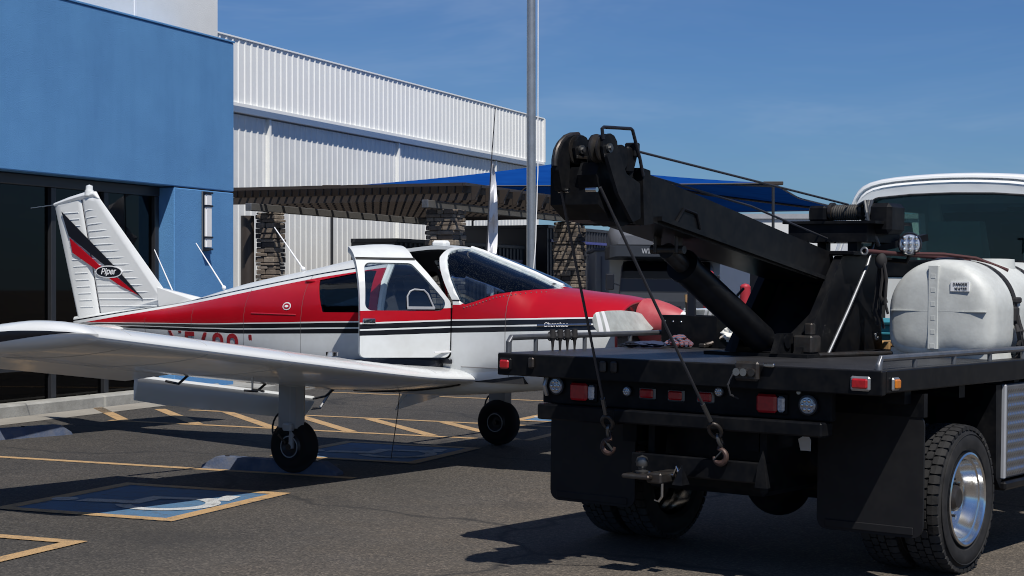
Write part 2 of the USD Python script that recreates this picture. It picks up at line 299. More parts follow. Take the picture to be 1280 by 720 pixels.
def road_paint(name, col, wear=0.55, wcol=(0.06, 0.057, 0.053)):
    return usdkit.material(stage, '/World/Looks/' + name, {
        'g': ('geometry', {}), 'n': ('noise_texture', {'scale': 9.0, 'detail': 8.0, 'roughness': 0.78}), 'f': ('noise_texture', {'scale': 140.0, 'detail': 2.0}),
        'r': ('rgb_ramp', {'ramp': [(0.52, (0, 0, 0)), (0.62, (wear,) * 3)]}), 'fr': ('rgb_ramp', {'ramp': [(0.5, (0, 0, 0)), (0.66, (0.6, 0.6, 0.6))]}),
        'm': ('mix_color', {'a': col, 'b': wcol}), 'm2': ('mix_color', {'b': wcol}), 'p': ('principled_bsdf', {'roughness': 0.8})},
        [('g.position', 'n.vector'), ('g.position', 'f.vector'), ('n.fac', 'r.fac'), ('f.fac', 'fr.fac'), ('r.color', 'm.fac'), ('m.result', 'm2.a'), ('fr.color', 'm2.fac'), ('m2.result', 'p.base_color')], surface='p.BSDF')
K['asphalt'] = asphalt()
K['yellow'] = road_paint('yellow_road_paint', (0.42, 0.265, 0.12))
K['roadblue'] = road_paint('blue_road_paint', (0.056, 0.14, 0.25), 0.5)
K['roadwhite'] = road_paint('white_road_paint', (0.45, 0.46, 0.46), 0.6)
def tread_plate(name, col, scale=26.0, metal=0.0, rough=0.45):
    return usdkit.material(stage, '/World/Looks/' + name, {
        'tc': ('texture_coordinate', {}), 'mp': ('mapping', {'rotation': (0, 0, math.radians(45)), 'scale': (1, 1, 1)}),
        'w': ('checker_texture', {'scale': scale, 'color1': (1, 1, 1), 'color2': (0, 0, 0)}), 'n': ('noise_texture', {'scale': 5.0, 'detail': 5.0}),
        'r': ('rgb_ramp', {'ramp': [(0.3, tuple(np.array(col) * 0.7)), (0.7, tuple(np.array(col) * 1.4))]}),
        'b': ('bump', {'strength': 0.9, 'distance': 0.003}), 'p': ('principled_bsdf', {'roughness': rough, 'metallic': metal})},
        [('tc.object', 'mp.vector'), ('mp.vector', 'w.vector'), ('w.fac', 'b.height'), ('b.normal', 'p.normal'), ('tc.object', 'n.vector'), ('n.fac', 'r.fac'), ('r.color', 'p.base_color')], surface='p.BSDF')
K['deckplate'] = tread_plate('black_tread_plate', (0.02, 0.02, 0.022))
K['aluplate'] = mat('dull_aluminium_plate', (0.22, 0.22, 0.225), 0.45, metal=0.8, var=0.2, scale=8)

# ------------------------------------------------------------------ frames: lot slope, building axes
SX, SZ = -0.0137, 0.0048
def gz(X, Y): return SX * np.clip(X, -30, 30) + SZ * np.clip(Y, -10, 60)
def lot_frame(ox, oy, th):
    n = np.array([-SX, -SZ, 1.0]); n /= np.linalg.norm(n)
    h = np.array([math.cos(th), math.sin(th), 0.0]); h[2] = SX * h[0] + SZ * h[1]; h /= np.linalg.norm(h)
    M = np.eye(4); M[:3, 0], M[:3, 1], M[:3, 2], M[:3, 3] = h, np.cross(n, h), n, (ox, oy, float(gz(ox, oy))); return M
BT = 0.3628
BU, BQ = np.array([math.sin(BT), math.cos(BT)]), np.array([-math.cos(BT), math.sin(BT)])   # along the facade, into the facade
BF = np.eye(4); BF[:2, 0], BF[:2, 1] = BU, BQ
def sq(s, q): return BU * s + BQ * q

# ------------------------------------------------------------------ ground, markings, kerb
ground = Thing('ground', kind='structure')
gx = [-400, -120, -60, -30, -15, 0, 15, 30, 60, 120, 400]; gy = [-120, -40, -10, 10, 30, 60, 120, 250, 700]
V = [(x, y, float(gz(x, y))) for y in gy for x in gx]; nx = len(gx); F = []
for j in range(len(gy) - 1):
    for i in range(nx - 1):
        a = j * nx + i; F += [(a, a + 1, a + nx + 1), (a, a + nx + 1, a + nx)]
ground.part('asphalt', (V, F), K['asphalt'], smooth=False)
def flat(poly, lift):
    """A polygon in (s, q) laid on the lot."""
    P = sg.Polygon(poly); v2, f2 = trimesh.creation.triangulate_polygon(P, engine='earcut'); out = []
    for s, q in v2:
        X, Y = sq(s, q); out.append((X, Y, float(gz(X, Y)) + lift))
    f2 = np.array(f2); t = trimesh.Trimesh(np.array(out), f2, process=False)
    if t.face_normals[:, 2].sum() < 0: f2 = f2[:, ::-1]
    return np.array(out), f2
def line(a, b, w=0.1):
    a, b = np.array(a, float), np.array(b, float); d = (b - a) / np.linalg.norm(b - a); n = np.array([-d[1], d[0]]) * w / 2
    return [a + n, b + n, b - n, a - n]
def mark(name, poly, m, lift=0.003): ground.part(name, flat(poly, lift), K[m], smooth=False)
def wheelchair(s0, q0, sc):
    """White wheelchair figure; x runs along +s, y along +q."""
    m = MB()
    def P(pts): return [(s0 + x * sc, q0 + y * sc) for x, y in pts]
    def disc(c, r, n=20): return [(c[0] + r * math.cos(t), c[1] + r * math.sin(t)) for t in np.linspace(0, 2 * np.pi, n, endpoint=False)]
    m.add(flat(P(disc((-0.1, 0.43), 0.07)), 0.007))
    m.add(flat(P([(-0.15, 0.33), (-0.04, 0.33), (0.0, 0.08), (0.2, 0.08), (0.2, 0.0), (0.26, -0.28), (0.38, -0.25), (0.4, -0.34), (0.2, -0.38), (0.12, -0.02), (-0.1, -0.02)]), 0.007))
    ring = [(-0.02 + 0.27 * math.cos(t), -0.15 + 0.27 * math.sin(t)) for t in np.linspace(math.radians(125), math.radians(335), 22)]
    ring += [(-0.02 + 0.19 * math.cos(t), -0.15 + 0.19 * math.sin(t)) for t in np.linspace(math.radians(335), math.radians(125), 22)]
    m.add(flat(P(ring), 0.0072)); return m
def stall_badge(s0, s1, q0=5.85, q1=7.22, blue=True):
    w = 0.11
    if blue: mark('blue_panel', [(s0, q0), (s1, q0), (s1, q1), (s0, q1)], 'roadblue', 0.003)
    for a, b in (((s0, q0 + w / 2), (s1, q0 + w / 2)), ((s0, q1 - w / 2), (s1, q1 - w / 2)), ((s0 + w / 2, q0 + w), (s0 + w / 2, q1 - w)), ((s1 - w / 2, q0 + w), (s1 - w / 2, q1 - w))):
        mark('yellow_line', line(a, b, w), 'yellow', 0.006)
    if blue: ground.part('wheelchair_mark', wheelchair((s0 + s1) / 2 - 0.05, (q0 + q1) / 2 - 0.02, 1.3), K['roadwhite'], smooth=False)
stall_badge(9.4, 10.98); stall_badge(13.15, 14.64); stall_badge(6.9, 8.5, blue=False)
for s in (12.03, 15.5, 17.1, 20.6): mark('yellow_line', line((s, 5.86), (s, 10.4), 0.1), 'yellow')
mark('yellow_line', line((15.55, 5.75), (17.05, 5.75), 0.1), 'yellow')
for k in range(6):
    q = 5.86 + k * 0.88; mark('hatch_line', line((15.56, q), (17.04, q + 1.38), 0.13), 'yellow')
stall_badge(17.6, 19.1, 5.3, 6.7)
mark('concrete_gutter', [(8, 10.98), (19.6, 10.98), (19.6, 11.46), (8, 11.46)], 'apron')
def lot_box(s0, s1, q0, q1, h, ch=0.02):
    v, f = bx((s0, q0, -0.3), (s1, q1, h), ch); X = v[:, :1] * BU + v[:, 1:2] * BQ
    return np.column_stack([X, v[:, 2] + gz(X[:, 0], X[:, 1])]), f
kerb = Thing('kerb', kind='structure')
for k in range(6): kerb.part('kerbstone', lot_box(4 + k * 2.60, 4 + k * 2.60 + 2.59, 11.465, 11.70, 0.135), K['concrete'])
kerb.part('pavement', lot_box(19.6, 60, 10.9, 12.0, 0.1, 0.0), K['concrete'], smooth=False)

def wheel_stop(s, q, ang, label, L=1.83):
    X, Y = sq(s, q); th = math.atan2(BU[1], BU[0]) + ang
    t = Thing('wheel_stop', label, 'wheel stop', frame=lot_frame(X, Y, th))
    prof = [(-0.085, 0), (0.085, 0), (0.06, 0.098), (-0.06, 0.098)]; rings = []
    for x, k in ((-L / 2, 0.25), (-L / 2 + 0.13, 1.0), (L / 2 - 0.13, 1.0), (L / 2, 0.25)): rings.append([(x, y * (0.85 + 0.15 * k), z * k) for y, z in prof])
    t.part('block', loft(rings), K['stopblue'], smooth=20)
    for x in (-0.4, 0.4): t.part('anchor_pin', MB().cyl((x, 0, 0.096), (x, 0, 0.106), 0.018, n=10), K['darksteel'])
    return t
wheel_stop(13.15, 10.15, -0.3, 'worn blue concrete wheel stop at the left edge near the kerb')
wheel_stop(12.17, 6.66, math.radians(90), 'blue concrete wheel stop in shadow behind the near aircraft wheel', 1.2)

# ------------------------------------------------------------------ blue shop building
B = Thing('blue_building', 'blue stucco building with dark shopfront glass behind the tail', 'building', base=(10, 11.5, 0), frame=BF)
FQ, GQ, BE, PI0 = 11.50, 11.77, 20.0, 18.55
B.part('fascia_wall', bx((4.0, FQ, 2.787), (BE, FQ + 6.5, 4.74), 0.012), K['blue_stucco'])
B.part('pillar', bx((PI0, FQ + 0.004, -0.5), (BE - 0.003, FQ + 6.4, 2.772), 0.01), K['blue_stucco'])
B.part('far_wall', bx((4.0, FQ + 6.0, -0.5), (PI0 - 0.06, FQ + 6.45, 2.78)), K['inside'])
B.part('soffit_joint', bx((PI0 + 0.01, FQ + 0.02, 2.768), (BE - 0.01, FQ + 6.3, 2.79)), K['navy'])
B.part('parapet', bx((4.0, FQ + 0.85, 4.66), (21.03, FQ + 1.25, 6.05)), K['grey_stucco'], smooth=False)
B.part('parapet_end', bx((20.65, FQ + 1.255, 4.2), (21.03, FQ + 6.4, 6.04)), K['grey_stucco'], smooth=False)
B.part('expansion_joint', bx((18.96, FQ + 0.838, 4.75), (19.0, FQ + 0.852, 6.04)), K['decal_white'])
B.part('parapet_cap', bx((4.0, FQ + 0.82, 6.05), (21.06, FQ + 1.29, 6.1)), K['steel'])
B.part('coping', bx((4.0, FQ - 0.012, 4.741), (BE + 0.012, FQ + 0.8, 4.765), 0.004), K['blue_stucco'])
B.part('sill', bx((4.0, GQ - 0.06, 0.10), (PI0 - 0.005, GQ + 0.06, 0.21), 0.01), K['mullion'])
B.part('head_frame', bx((4.0, GQ - 0.06, 2.66), (PI0 - 0.005, GQ + 0.06, 2.782), 0.01), K['mullion'])
posts = [4.3, 6.8, 9.25, 11.7, 14.06, 14.86, 16.37, 17.4, 18.49]
for p in posts: B.part('mullion', bx((p - 0.045, GQ - 0.055, 0.211), (p + 0.045, GQ + 0.055, 2.659), 0.006), K['mullion'])
for a, b in zip(posts[:-1], posts[1:]):
    B.part('transom', bx((a + 0.046, GQ - 0.05, 0.62), (b - 0.046, GQ + 0.05, 0.69), 0.006), K['mullion'])
    B.part('pane', bx((a + 0.046, GQ - 0.006, 0.691), (b - 0.046, GQ + 0.006, 2.658)), K['glass_shop'], smooth=False)
    B.part('lower_pane', bx((a + 0.046, GQ - 0.006, 0.212), (b - 0.046, GQ + 0.006, 0.619)), K['glass_shop'], smooth=False)
B.part('room_floor', bx((4.1, GQ + 0.1, -0.3), (PI0 - 0.1, FQ + 5.9, 0.1)), K['inside'])
B.part('room_ceiling', bx((4.1, GQ + 0.1, 2.7), (PI0 - 0.1, FQ + 5.9, 2.78)), K['inside'])
B.part('counter', bx((11, 14.3, 0.1), (16, 15.0, 1.1)), K['grey'])
B.part('display_shelf', bx((14.2, 13.4, 0.1), (17.6, 13.8, 1.9)), K['vgrey'])
L = Thing('wall_lamp', 'tall white caged wall lamp on the blue pillar', 'wall lamp', base=(19.26, FQ, 2.38), frame=BF)
L.part('backplate', bx((19.185, FQ - 0.025, 2.0), (19.335, FQ - 0.002, 2.755)), K['vgrey'])
L.part('shade', bx((19.19, FQ - 0.07, 2.035), (19.33, FQ - 0.03, 2.72), 0.012), K['decal_white'])
for z in (2.02, 2.17, 2.57, 2.735): L.part('band', bx((19.18, FQ - 0.078, z - 0.012), (19.34, FQ - 0.026, z + 0.012)), K['navy'])
for x in (19.18, 19.34): L.part('side_rail', bx((x - 0.006, FQ - 0.045, 2.005), (x + 0.006, FQ - 0.028, 2.75)), K['navy'])

# ------------------------------------------------------------------ hangar with ribbed cladding
H = Thing('hangar', 'large white metal hangar with ribbed cladding beyond the blue building', 'building', base=(45, 21, 0), frame=BF)
def ribbed(s0, s1, z0, z1, q, pitch=0.305, d=0.035):
    """Ribbed sheet facing -q."""
    pts = []; s = s0
    while s < s1 - 1e-6:
        e = min(s + pitch, s1)
        for ds, dq in ((0.0, 0), (pitch * 0.64, 0), (pitch * 0.73, -d), (pitch * 0.91, -d)):
            if s + ds < e: pts.append((s + ds, q + dq))
        s += pitch
    pts.append((s1, q)); n = len(pts); V = [(x, y, z) for x, y in pts for z in (z0, z1)]; F = []
    for i in range(n - 1): F += [(2 * i, 2 * i + 2, 2 * i + 3), (2 * i, 2 * i + 3, 2 * i + 1)]
    return np.array(V), np.array(F)
HS0, HS1, HQ = 24.0, 58.45, 21.0
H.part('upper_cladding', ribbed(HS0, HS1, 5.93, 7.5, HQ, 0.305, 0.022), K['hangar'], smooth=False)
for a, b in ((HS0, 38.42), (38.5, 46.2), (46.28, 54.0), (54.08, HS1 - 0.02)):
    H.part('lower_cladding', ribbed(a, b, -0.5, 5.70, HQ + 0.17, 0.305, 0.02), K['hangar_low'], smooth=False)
for s in (38.46, 46.24, 54.04):
    H.part('seam_post', bx((s - 0.045, HQ + 0.07, -0.5), (s + 0.045, HQ + 0.19, 5.7)), K['hangar'])
H.part('eave_flashing', prism([(HQ - 0.06, 5.94), (HQ - 0.06, 5.86), (HQ + 0.02, 5.73), (HQ + 0.3, 5.73), (HQ + 0.3, 5.94)], 0, HS0, HS1), K['hangar'], smooth=False)
H.part('roof_trim', bx((HS0, HQ - 0.042, 7.49), (HS1 + 0.05, HQ + 0.1, 7.53), 0.004), K['hangar'])
H.part('corner_trim', bx((HS1, HQ - 0.05, 5.95), (HS1 + 0.14, HQ + 0.15, 7.5)), K['hangar'])
H.part('end_wall', bx((HS1 - 0.3, HQ + 0.2, -0.5), (HS1 + 0.1, HQ + 30, 7.45)), K['hangar'], smooth=False)
H.part('roof', prism([(HQ + 0.05, 7.45), (HQ + 15, 8.3), (HQ + 30, 7.45)], 0, HS0, HS1 + 0.05), K['hangar'], smooth=False)

# ------------------------------------------------------------------ slatted pergola on stone columns
P = Thing('pergola', 'dark slatted steel pergola on stone clad columns in front of the hangar', 'pergola', base=(30, 13, 0), frame=BF)
PS0, PS1, PQ0, PQ1, PZ = 29.6, 39.5, 12.15, 17.3, 3.42
for k in range(int((PQ1 - PQ0) / 0.17)):
    q = PQ0 + 0.05 + k * 0.17
    sl = m3.Manifold.hull_points(np.array([(s, q + dq + o, PZ - 0.152 + z) for s in (PS0, PS1) for dq, z in ((-0.016, 0.15), (0.016, 0.0)) for o in (-0.010, 0.010)]))
    P.part('slat', sl, K['pergola'], smooth=False)
k = 0; s = PS0 + 0.25
while s < PS1:
    P.part('rafter', bx((s - 0.025, PQ0 - 0.12, PZ - 0.285), (s + 0.025, PQ1, PZ - 0.155)), K['pergola'], smooth=False)
    P.part('rafter_end', prism([(PQ0 - 0.22, PZ - 0.02), (PQ0 - 0.03, PZ - 0.02), (PQ0 - 0.03, PZ - 0.28), (PQ0 - 0.09, PZ - 0.28)], 0, s - 0.04, s + 0.04), K['pergola'], smooth=False)
    s += 0.72
P.part('edge_beam', bx((PS0 - 0.06, PQ0 - 0.02, PZ - 0.03), (PS1, PQ0 + 0.04, PZ + 0.03)), K['pergola'])
P.part('edge_beam', bx((PS0 - 0.07, PQ0 + 0.045, PZ - 0.03), (PS0 - 0.01, PQ1, PZ + 0.03)), K['pergola'])
K['beamgrey'] = mat('grey_steel_beam', (0.09, 0.086, 0.08), 0.5, var=0.1)
for q in (12.85, 16.55):
    P.part('main_beam', bx((PS0 - 0.25, q - 0.06, PZ - 0.43), (PS1, q + 0.06, PZ - 0.287), 0.01), K['beamgrey'])
    P.part('beam_cap', bx((PS0 - 0.28, q - 0.065, PZ - 0.435), (PS0 - 0.252, q + 0.065, PZ - 0.285), 0.01), K['railsteel'])
K['stone'] = [mat('ledger_stone' + n, tuple(np.array(c) * 0.65), 0.9, var=0.3, scale=9, bump=0.01, bscale=25) for n, c in (('', (0.20, 0.16, 0.125)), ('_pale', (0.30, 0.25, 0.20)), ('_dark', (0.10, 0.085, 0.075)))]
def stone_column(s, q, w, h, label):
    T = Thing('stone_column', label, 'column', base=(s, q, 0), frame=BF)
    T.part('core', bx((s - w / 2 + 0.06, q - w / 2 + 0.06, -0.3), (s + w / 2 - 0.06, q + w / 2 - 0.06, h)), K['navy'])
    groups = [MB(), MB(), MB()]; z = 0.0
    while z < h - 0.02:
        hh = min(rng.uniform(0.06, 0.13), h - z)
        for ax in (0, 1):
            for sd in (-1, 1):
                a = -w / 2
                while a < w / 2 - 0.02:
                    L_ = min(rng.uniform(0.12, 0.34), w / 2 - a); pr_ = rng.uniform(0.0, 0.05)
                    lo = [a + 0.004, w / 2 - 0.07, z + 0.004]; hi = [a + L_ - 0.004, w / 2 + pr_, z + hh - 0.004]
                    if ax == 0: l2, h2 = (s + lo[0], q + sd * lo[1], lo[2]), (s + hi[0], q + sd * hi[1], hi[2])
                    else: l2, h2 = (s + sd * lo[1], q + lo[0], lo[2]), (s + sd * hi[1], q + hi[0], hi[2])
                    groups[rng.randrange(3)].box(l2, h2, 0.012); a += L_
        z += hh
    for g, m in zip(groups, K['stone']): T.part('ledger_stones', g, m, smooth=False, kind='stuff')
stone_column(30.3, 12.85, 0.55, PZ - 0.431, 'tall ledger stone column carrying the near corner of the pergola')
stone_column(37.4, 12.8, 0.55, PZ - 0.431, 'ledger stone column with striped shade just right of the flagpole')
stone_column(30.3, 16.6, 0.4, PZ - 0.431, 'dark stone column under the pergola beside the blue building')
T = Thing('steel_post', 'dark round steel post standing against the dark stone column', 'post', base=(30.0, 16.95, 0), frame=BF)
T.part('shaft', MB().cyl((30.0, 16.95, -0.3), (30.0, 16.95, PZ - 0.5), 0.13), K['pergola']); T.part('base_plate', bx((29.8, 16.75, -0.1), (30.2, 17.15, 0.06)), K['pergola'])

# ------------------------------------------------------------------ blue tensile canopy
C = Thing('blue_canopy', 'blue pyramid fabric shade canopy behind the pergola', 'canopy')
apex = np.array([1.07, 44.9, 4.69]); cor = [np.array(c, float) for c in ((-4.19, 40.3, 3.84), (5.83, 38.7, 3.83), (9.68, 50.2, 3.73), (-1.2, 52.8, 3.58))]
V, F = [], []; NN = 10
for a in range(4):
    p, q = cor[a], cor[(a + 1) % 4]; base = len(V); idx = {}
    for i in range(NN + 1):
        for j in range(i + 1):
            t = i / NN; u = j / i if i else 0.0; e = p * (1 - u) + q * u; mid = (cor[0] + cor[2]) / 2
            e = e + (mid - e) * 0.06 * 4 * u * (1 - u) * t; x = apex * (1 - t) + e * t; x[2] -= 0.22 * 4 * t * (1 - t) * 0.5 * (1.0 - 0.5 * abs(2 * u - 1))
            idx[i, j] = len(V); V.append(x)
    for i in range(NN):
        for j in range(i + 1):
            F.append((idx[i, j], idx[i + 1, j], idx[i + 1, j + 1]))
            if j < i: F.append((idx[i, j], idx[i + 1, j + 1], idx[i, j + 1]))
V = np.array(V); F = np.array(F)
C.part('fabric', (V, F), K['canopy'], smooth=50)
for c in cor:
    C.part('post', MB().cyl((c[0], c[1], -0.8), (c[0], c[1], c[2] - 0.02), 0.034, n=16), K['mullion'])
    C.part('corner_bracket', bx(c - (0.22, 0.05, 0.04), c + (0.22, 0.05, 0.04), 0.01), K['pergola'])
    C.part('hip_tube', MB().tube([c + (0, 0, -0.06), (c + apex) / 2 + (0, 0, -0.18), apex + (0, 0, -0.08)], 0.035, 8), K['mullion'])
for a in range(4):
    m_ = (cor[a] + cor[(a + 1) % 4]) / 2; C.part('eave_cable', MB().tube([cor[a], m_ * 0.94 + apex * 0.06 - (0, 0, 0.05), cor[(a + 1) % 4]], 0.02, 6), K['cable'])

# ------------------------------------------------------------------ flagpole and feather flag
fx, fy = 0.277, 25.0; g0 = float(gz(fx, fy))
T = Thing('flagpole', 'tall galvanised steel flagpole behind the red and white aircraft', 'flagpole', base=(fx, fy, g0))
T.part('shaft', MB().tube([(fx, fy, g0), (fx, fy, 4), (fx, fy, 12.0)], [0.068, 0.066, 0.05], 24), K['steel'])
for z in np.arange(1.6, 11, 0.62): T.part('shaft_joint', MB().cyl((fx, fy, z), (fx, fy, z + 0.012), 0.0685 - 0.0013 * z), K['steel'])
T.part('base_collar', MB().lathe((fx, fy, g0), (0, 0, 1), [(0, 0), (0, 0.16), (0.05, 0.16), (0.12, 0.09), (0.12, 0)]), K['steel'])
T.part('finial', MB().ball((fx, fy, 12.08), 0.08), K['chrome'])
T.part('halyard', MB().tube([(fx + 0.09, fy - 0.02, 11.8), (fx + 0.10, fy - 0.02, 6), (fx + 0.095, fy - 0.02, 3.2), (fx + 0.06, fy - 0.05, 2.1), (fx + 0.0, fy - 0.07, 1.45), (fx - 0.02, fy - 0.075, 1.2)], 0.008, 6), K['decal_white'])
T.part('cleat', bx((fx - 0.06, fy - 0.10, 1.14), (fx + 0.03, fy - 0.06, 1.2), 0.008), K['steel'])
fx, fy = -0.385, 24.0; g0 = float(gz(fx, fy))
T = Thing('feather_flag', 'narrow white and black feather flag on a curved pole seen edge on', 'flag', base=(fx, fy, g0))
pp = [np.array([fx + 0.02 * t + 0.135 * t ** 2.2, fy + 0.02 * t, g0 + 0.02 + (4.0 - g0) * t]) for t in np.linspace(0, 1, 14)]
T.part('pole', MB().tube(pp, list(np.linspace(0.016, 0.006, 14)), 8), K['cable'])
T.part('ground_spike_base', MB().box((fx - 0.25, fy - 0.04, g0), (fx + 0.25, fy + 0.04, g0 + 0.02)).box((fx - 0.04, fy - 0.25, g0 + 0.021), (fx + 0.04, fy + 0.25, g0 + 0.04)), K['darksteel'])
V, F, V2, F2 = [], [], [], []
for i, t in enumerate(np.linspace(0.30, 0.80, 15)):
    w = 0.13 * math.sin(math.pi * min(1, (0.80 - t) / 0.30 + 0.12) / 1.9) * (1 if t > 0.45 else 0.75); c = np.array([fx + 0.02 * t + 0.135 * t ** 2.2 + 0.01, fy, g0 + 0.02 + (4.0 - g0) * t])
    V += [c, c + (w * 0.55, 0.22 * math.sin(i * 1.1), 0), c + (w, 0.35 * math.sin(i * 1.1 + 0.5), 0.02)]
for i in range(14):
    for j in range(2):
        a = i * 3 + j; F += [(a, a + 1, a + 4), (a, a + 4, a + 3)]
T.part('cloth', (np.array(V), np.array(F)), K['flagcloth'], smooth=60)
V = np.array(V)
for i in range(0, 6, 2):
    q = V[[i * 3, i * 3 + 1, i * 3 + 4, i * 3 + 3]] + (0.002, -0.012, 0); T.part('printed_mark', (q, [(0, 1, 2), (0, 2, 3)]), K['navy'], smooth=False)

# ------------------------------------------------------------------ dark trailers, motorhome and other things behind
K['boxdark'] = mat('black_ribbed_steel', (0.018, 0.019, 0.024), 0.5, var=0.15)
def trailer(s0, s1, q0, q1, h, label):
    T = Thing('storage_trailer', label, 'trailer', base=(s0, q0, 0), frame=BF)
    v, f = ribbed(s0, s1, 0.35, h, q0 - 0.01, 0.28, 0.03); T.part('side_panel', (v, f), K['boxdark'], smooth=False)
    T.part('body', bx((s0, q0, 0.3), (s1, q1, h)), K['boxdark'], smooth=False)
    T.part('roof_rail', bx((s0 - 0.03, q0 - 0.06, h - 0.02), (s1 + 0.03, q1, h + 0.08), 0.01), K['boxdark'])
    K.setdefault('bluetrim', mat('blue_trim_paint', (0.02, 0.03, 0.22), 0.4)); T.part('blue_stripe', bx((s0 + 0.2, q0 - 0.075, h - 0.42), (s1 - 0.2, q0 - 0.045, h - 0.34)), K['bluetrim'])
    for s in (s0 + 1.2, s1 - 1.2): T.part('wheel', MB().cyl((s, q0 - 0.02, 0.32), (s, q0 + 0.3, 0.32), 0.38), K['rubber'])
trailer(38.6, 47.5, 17.7, 18.9, 2.62, 'long black storage trailer under the pergola, left of the flagpole')
trailer(48.2, 58.0, 17.2, 20.0, 3.25, 'long black storage trailer behind the flagpole and stone column')

def ringx(x, hw, z0, z1, r=0.12): return [(x, -hw, z0), (x, hw, z0), (x, hw, z1 - r), (x, hw - r * 0.35, z1 - r * 0.3), (x, hw - r, z1), (x, -hw + r, z1), (x, -hw + r * 0.35, z1 - r * 0.3), (x, -hw, z1 - r)]
R = Thing('motorhome', 'dark grey motorhome with white body and overcab cap facing the camera', 'motorhome', frame=lot_frame(3.35, 38.0, math.radians(-98)))
R.part('house_body', loft([ringx(-6.0, 1.34, 0.5, 2.75), ringx(-1.2, 1.34, 0.5, 2.75)]), K['vwhite'], smooth=20)
R.part('overcab_cap', loft([ringx(-1.19, 1.36, 2.28, 2.74), ringx(-0.4, 1.34, 2.26, 2.74, 0.2), ringx(-0.05, 1.2, 2.28, 2.60, 0.2), ringx(0.05, 1.05, 2.3, 2.5, 0.15)]), K['rvgrey'], smooth=30)
R.part('overcab_lip', loft([ringx(-1.19, 1.38, 1.98, 2.279, 0.04), ringx(-0.35, 1.38, 1.96, 2.259, 0.04), ringx(0.03, 1.24, 2.0, 2.275, 0.04), ringx(0.12, 1.08, 2.04, 2.28, 0.04)]), K['rvlow'], smooth=30)
R.part('cab', loft([ringx(-1.18, 1.0, 0.6, 1.95), ringx(-0.3, 1.0, 0.6, 1.94), ringx(0.45, 1.0, 0.6, 1.25, 0.08), ringx(1.3, 0.95, 0.6, 1.08, 0.1)]), K['rvlow'], smooth=25)
R.part('windshield', (np.array([(-0.26, 0.96, 1.925), (-0.26, -0.96, 1.925), (0.45, -0.97, 1.27), (0.45, 0.97, 1.27)]) + (0.015, 0, 0.012), [(0, 1, 2), (0, 2, 3)]), K['glass_dark'], smooth=False)
for y in (-1, 1):
    R.part('wheel', MB().cyl((0.7, y * 0.75, 0.38), (0.7, y * 1.0, 0.38), 0.38), K['rubber']); R.part('headlight', MB().box((1.28, y * 0.6 - 0.15, 0.8), (1.33, y * 0.6 + 0.15, 0.95), 0.02), K['lensclear'])
    R.part('side_mirror', MB().box((0.25, y * 1.2 - 0.09, 1.3), (0.35, y * 1.2 + 0.09, 1.65), 0.02).bar((0.28, y * 0.98, 1.4), (0.3, y * 1.15, 1.45), 0.03, 0.03), K['navy'])
R.part('grille', bx((1.29, -0.4, 0.7), (1.32, 0.4, 0.98)), K['navy']); R.part('marker_lamp', MB().box((-0.2, 0.9, 2.735), (-0.1, 1.0, 2.78), 0.01), K['amber'])
wt = text_width('WINNEBAGO', 0.10, True)
R.part('name_lettering', text('WINNEBAGO', 0.10, (0.125, -wt / 2 - 0.1, 2.11), (0, 1, 0), (-0.05, 0, 1), 0.004, True), K['grey'], smooth=False)

E_ = Thing('enclosed_trailer', 'white box trailer showing left of the dark motorhome', 'trailer', base=(2.9, 46, 0))
E_.part('box', bx((2.16, 45.0, 0.45), (4.4, 49.5, 2.44), 0.03), K['vwhite']); E_.part('roof_cap', bx((2.12, 44.95, 2.44), (4.44, 49.55, 2.52), 0.02), K['grey']); E_.part('door_bar', bx((2.3, 44.96, 0.6), (2.34, 44.995, 2.3)), K['grey'])
for sx_ in (2.2, 4.15): E_.part('wheel', MB().cyl((sx_, 47, 0.32), (sx_ + 0.2, 47, 0.32), 0.33), K['rubber'])
def van(name, label, cat, x, y, th, L_, W_, H_, m, hood=1.0, win='glass_dark'):
    T = Thing(name, label, cat, frame=lot_frame(x, y, th)); w = W_ / 2
    prof = [(-L_ / 2, 0.35), (-L_ / 2, H_ - 0.12), (-L_ / 2 + 0.12, H_), (L_ / 2 - hood - 0.6, H_), (L_ / 2 - hood, H_ * 0.55), (L_ / 2 - 0.05, H_ * 0.47), (L_ / 2, 0.4)]
    T.part('body', prism(prof, 1, -w, w), m, smooth=20)
    T.part('windshield', (np.array([(L_ / 2 - hood - 0.55, -w * .88, H_ - 0.06), (L_ / 2 - hood - 0.55, w * .88, H_ - 0.06), (L_ / 2 - hood - 0.05, w * .9, H_ * 0.58), (L_ / 2 - hood - 0.05, -w * .9, H_ * 0.58)]) + (0.02, 0, 0.015), [(0, 1, 2), (0, 2, 3)]), K[win], smooth=False)
    for sy in (-1, 1):
        T.part('side_window', bx((-L_ * 0.1, sy * (w + 0.004) - 0.004, H_ * 0.6), (L_ / 2 - hood - 0.65, sy * (w + 0.004) + 0.004, H_ * 0.9)), K['navy'])
        T.part('side_mirror', bx((L_ / 2 - hood - 0.2, sy * (w + 0.14) - 0.08, H_ * 0.58), (L_ / 2 - hood - 0.1, sy * (w + 0.14) + 0.08, H_ * 0.72), 0.02), K['navy'])
        for sx_ in (-L_ / 2 + 0.9, L_ / 2 - 0.85): T.part('wheel', MB().cyl((sx_, sy * (w - 0.22), 0.34), (sx_, sy * (w + 0.01), 0.34), 0.34), K['rubber'])
        T.part('headlight', bx((L_ / 2 - 0.05, sy * w * 0.75 - 0.14, H_ * 0.34), (L_ / 2 + 0.01, sy * w * 0.75 + 0.14, H_ * 0.42), 0.02), K['lensclear'])
    T.part('bumper', bx((L_ / 2 - 0.05, -w, 0.36), (L_ / 2 + 0.06, w, 0.52), 0.02), K['navy']); return T
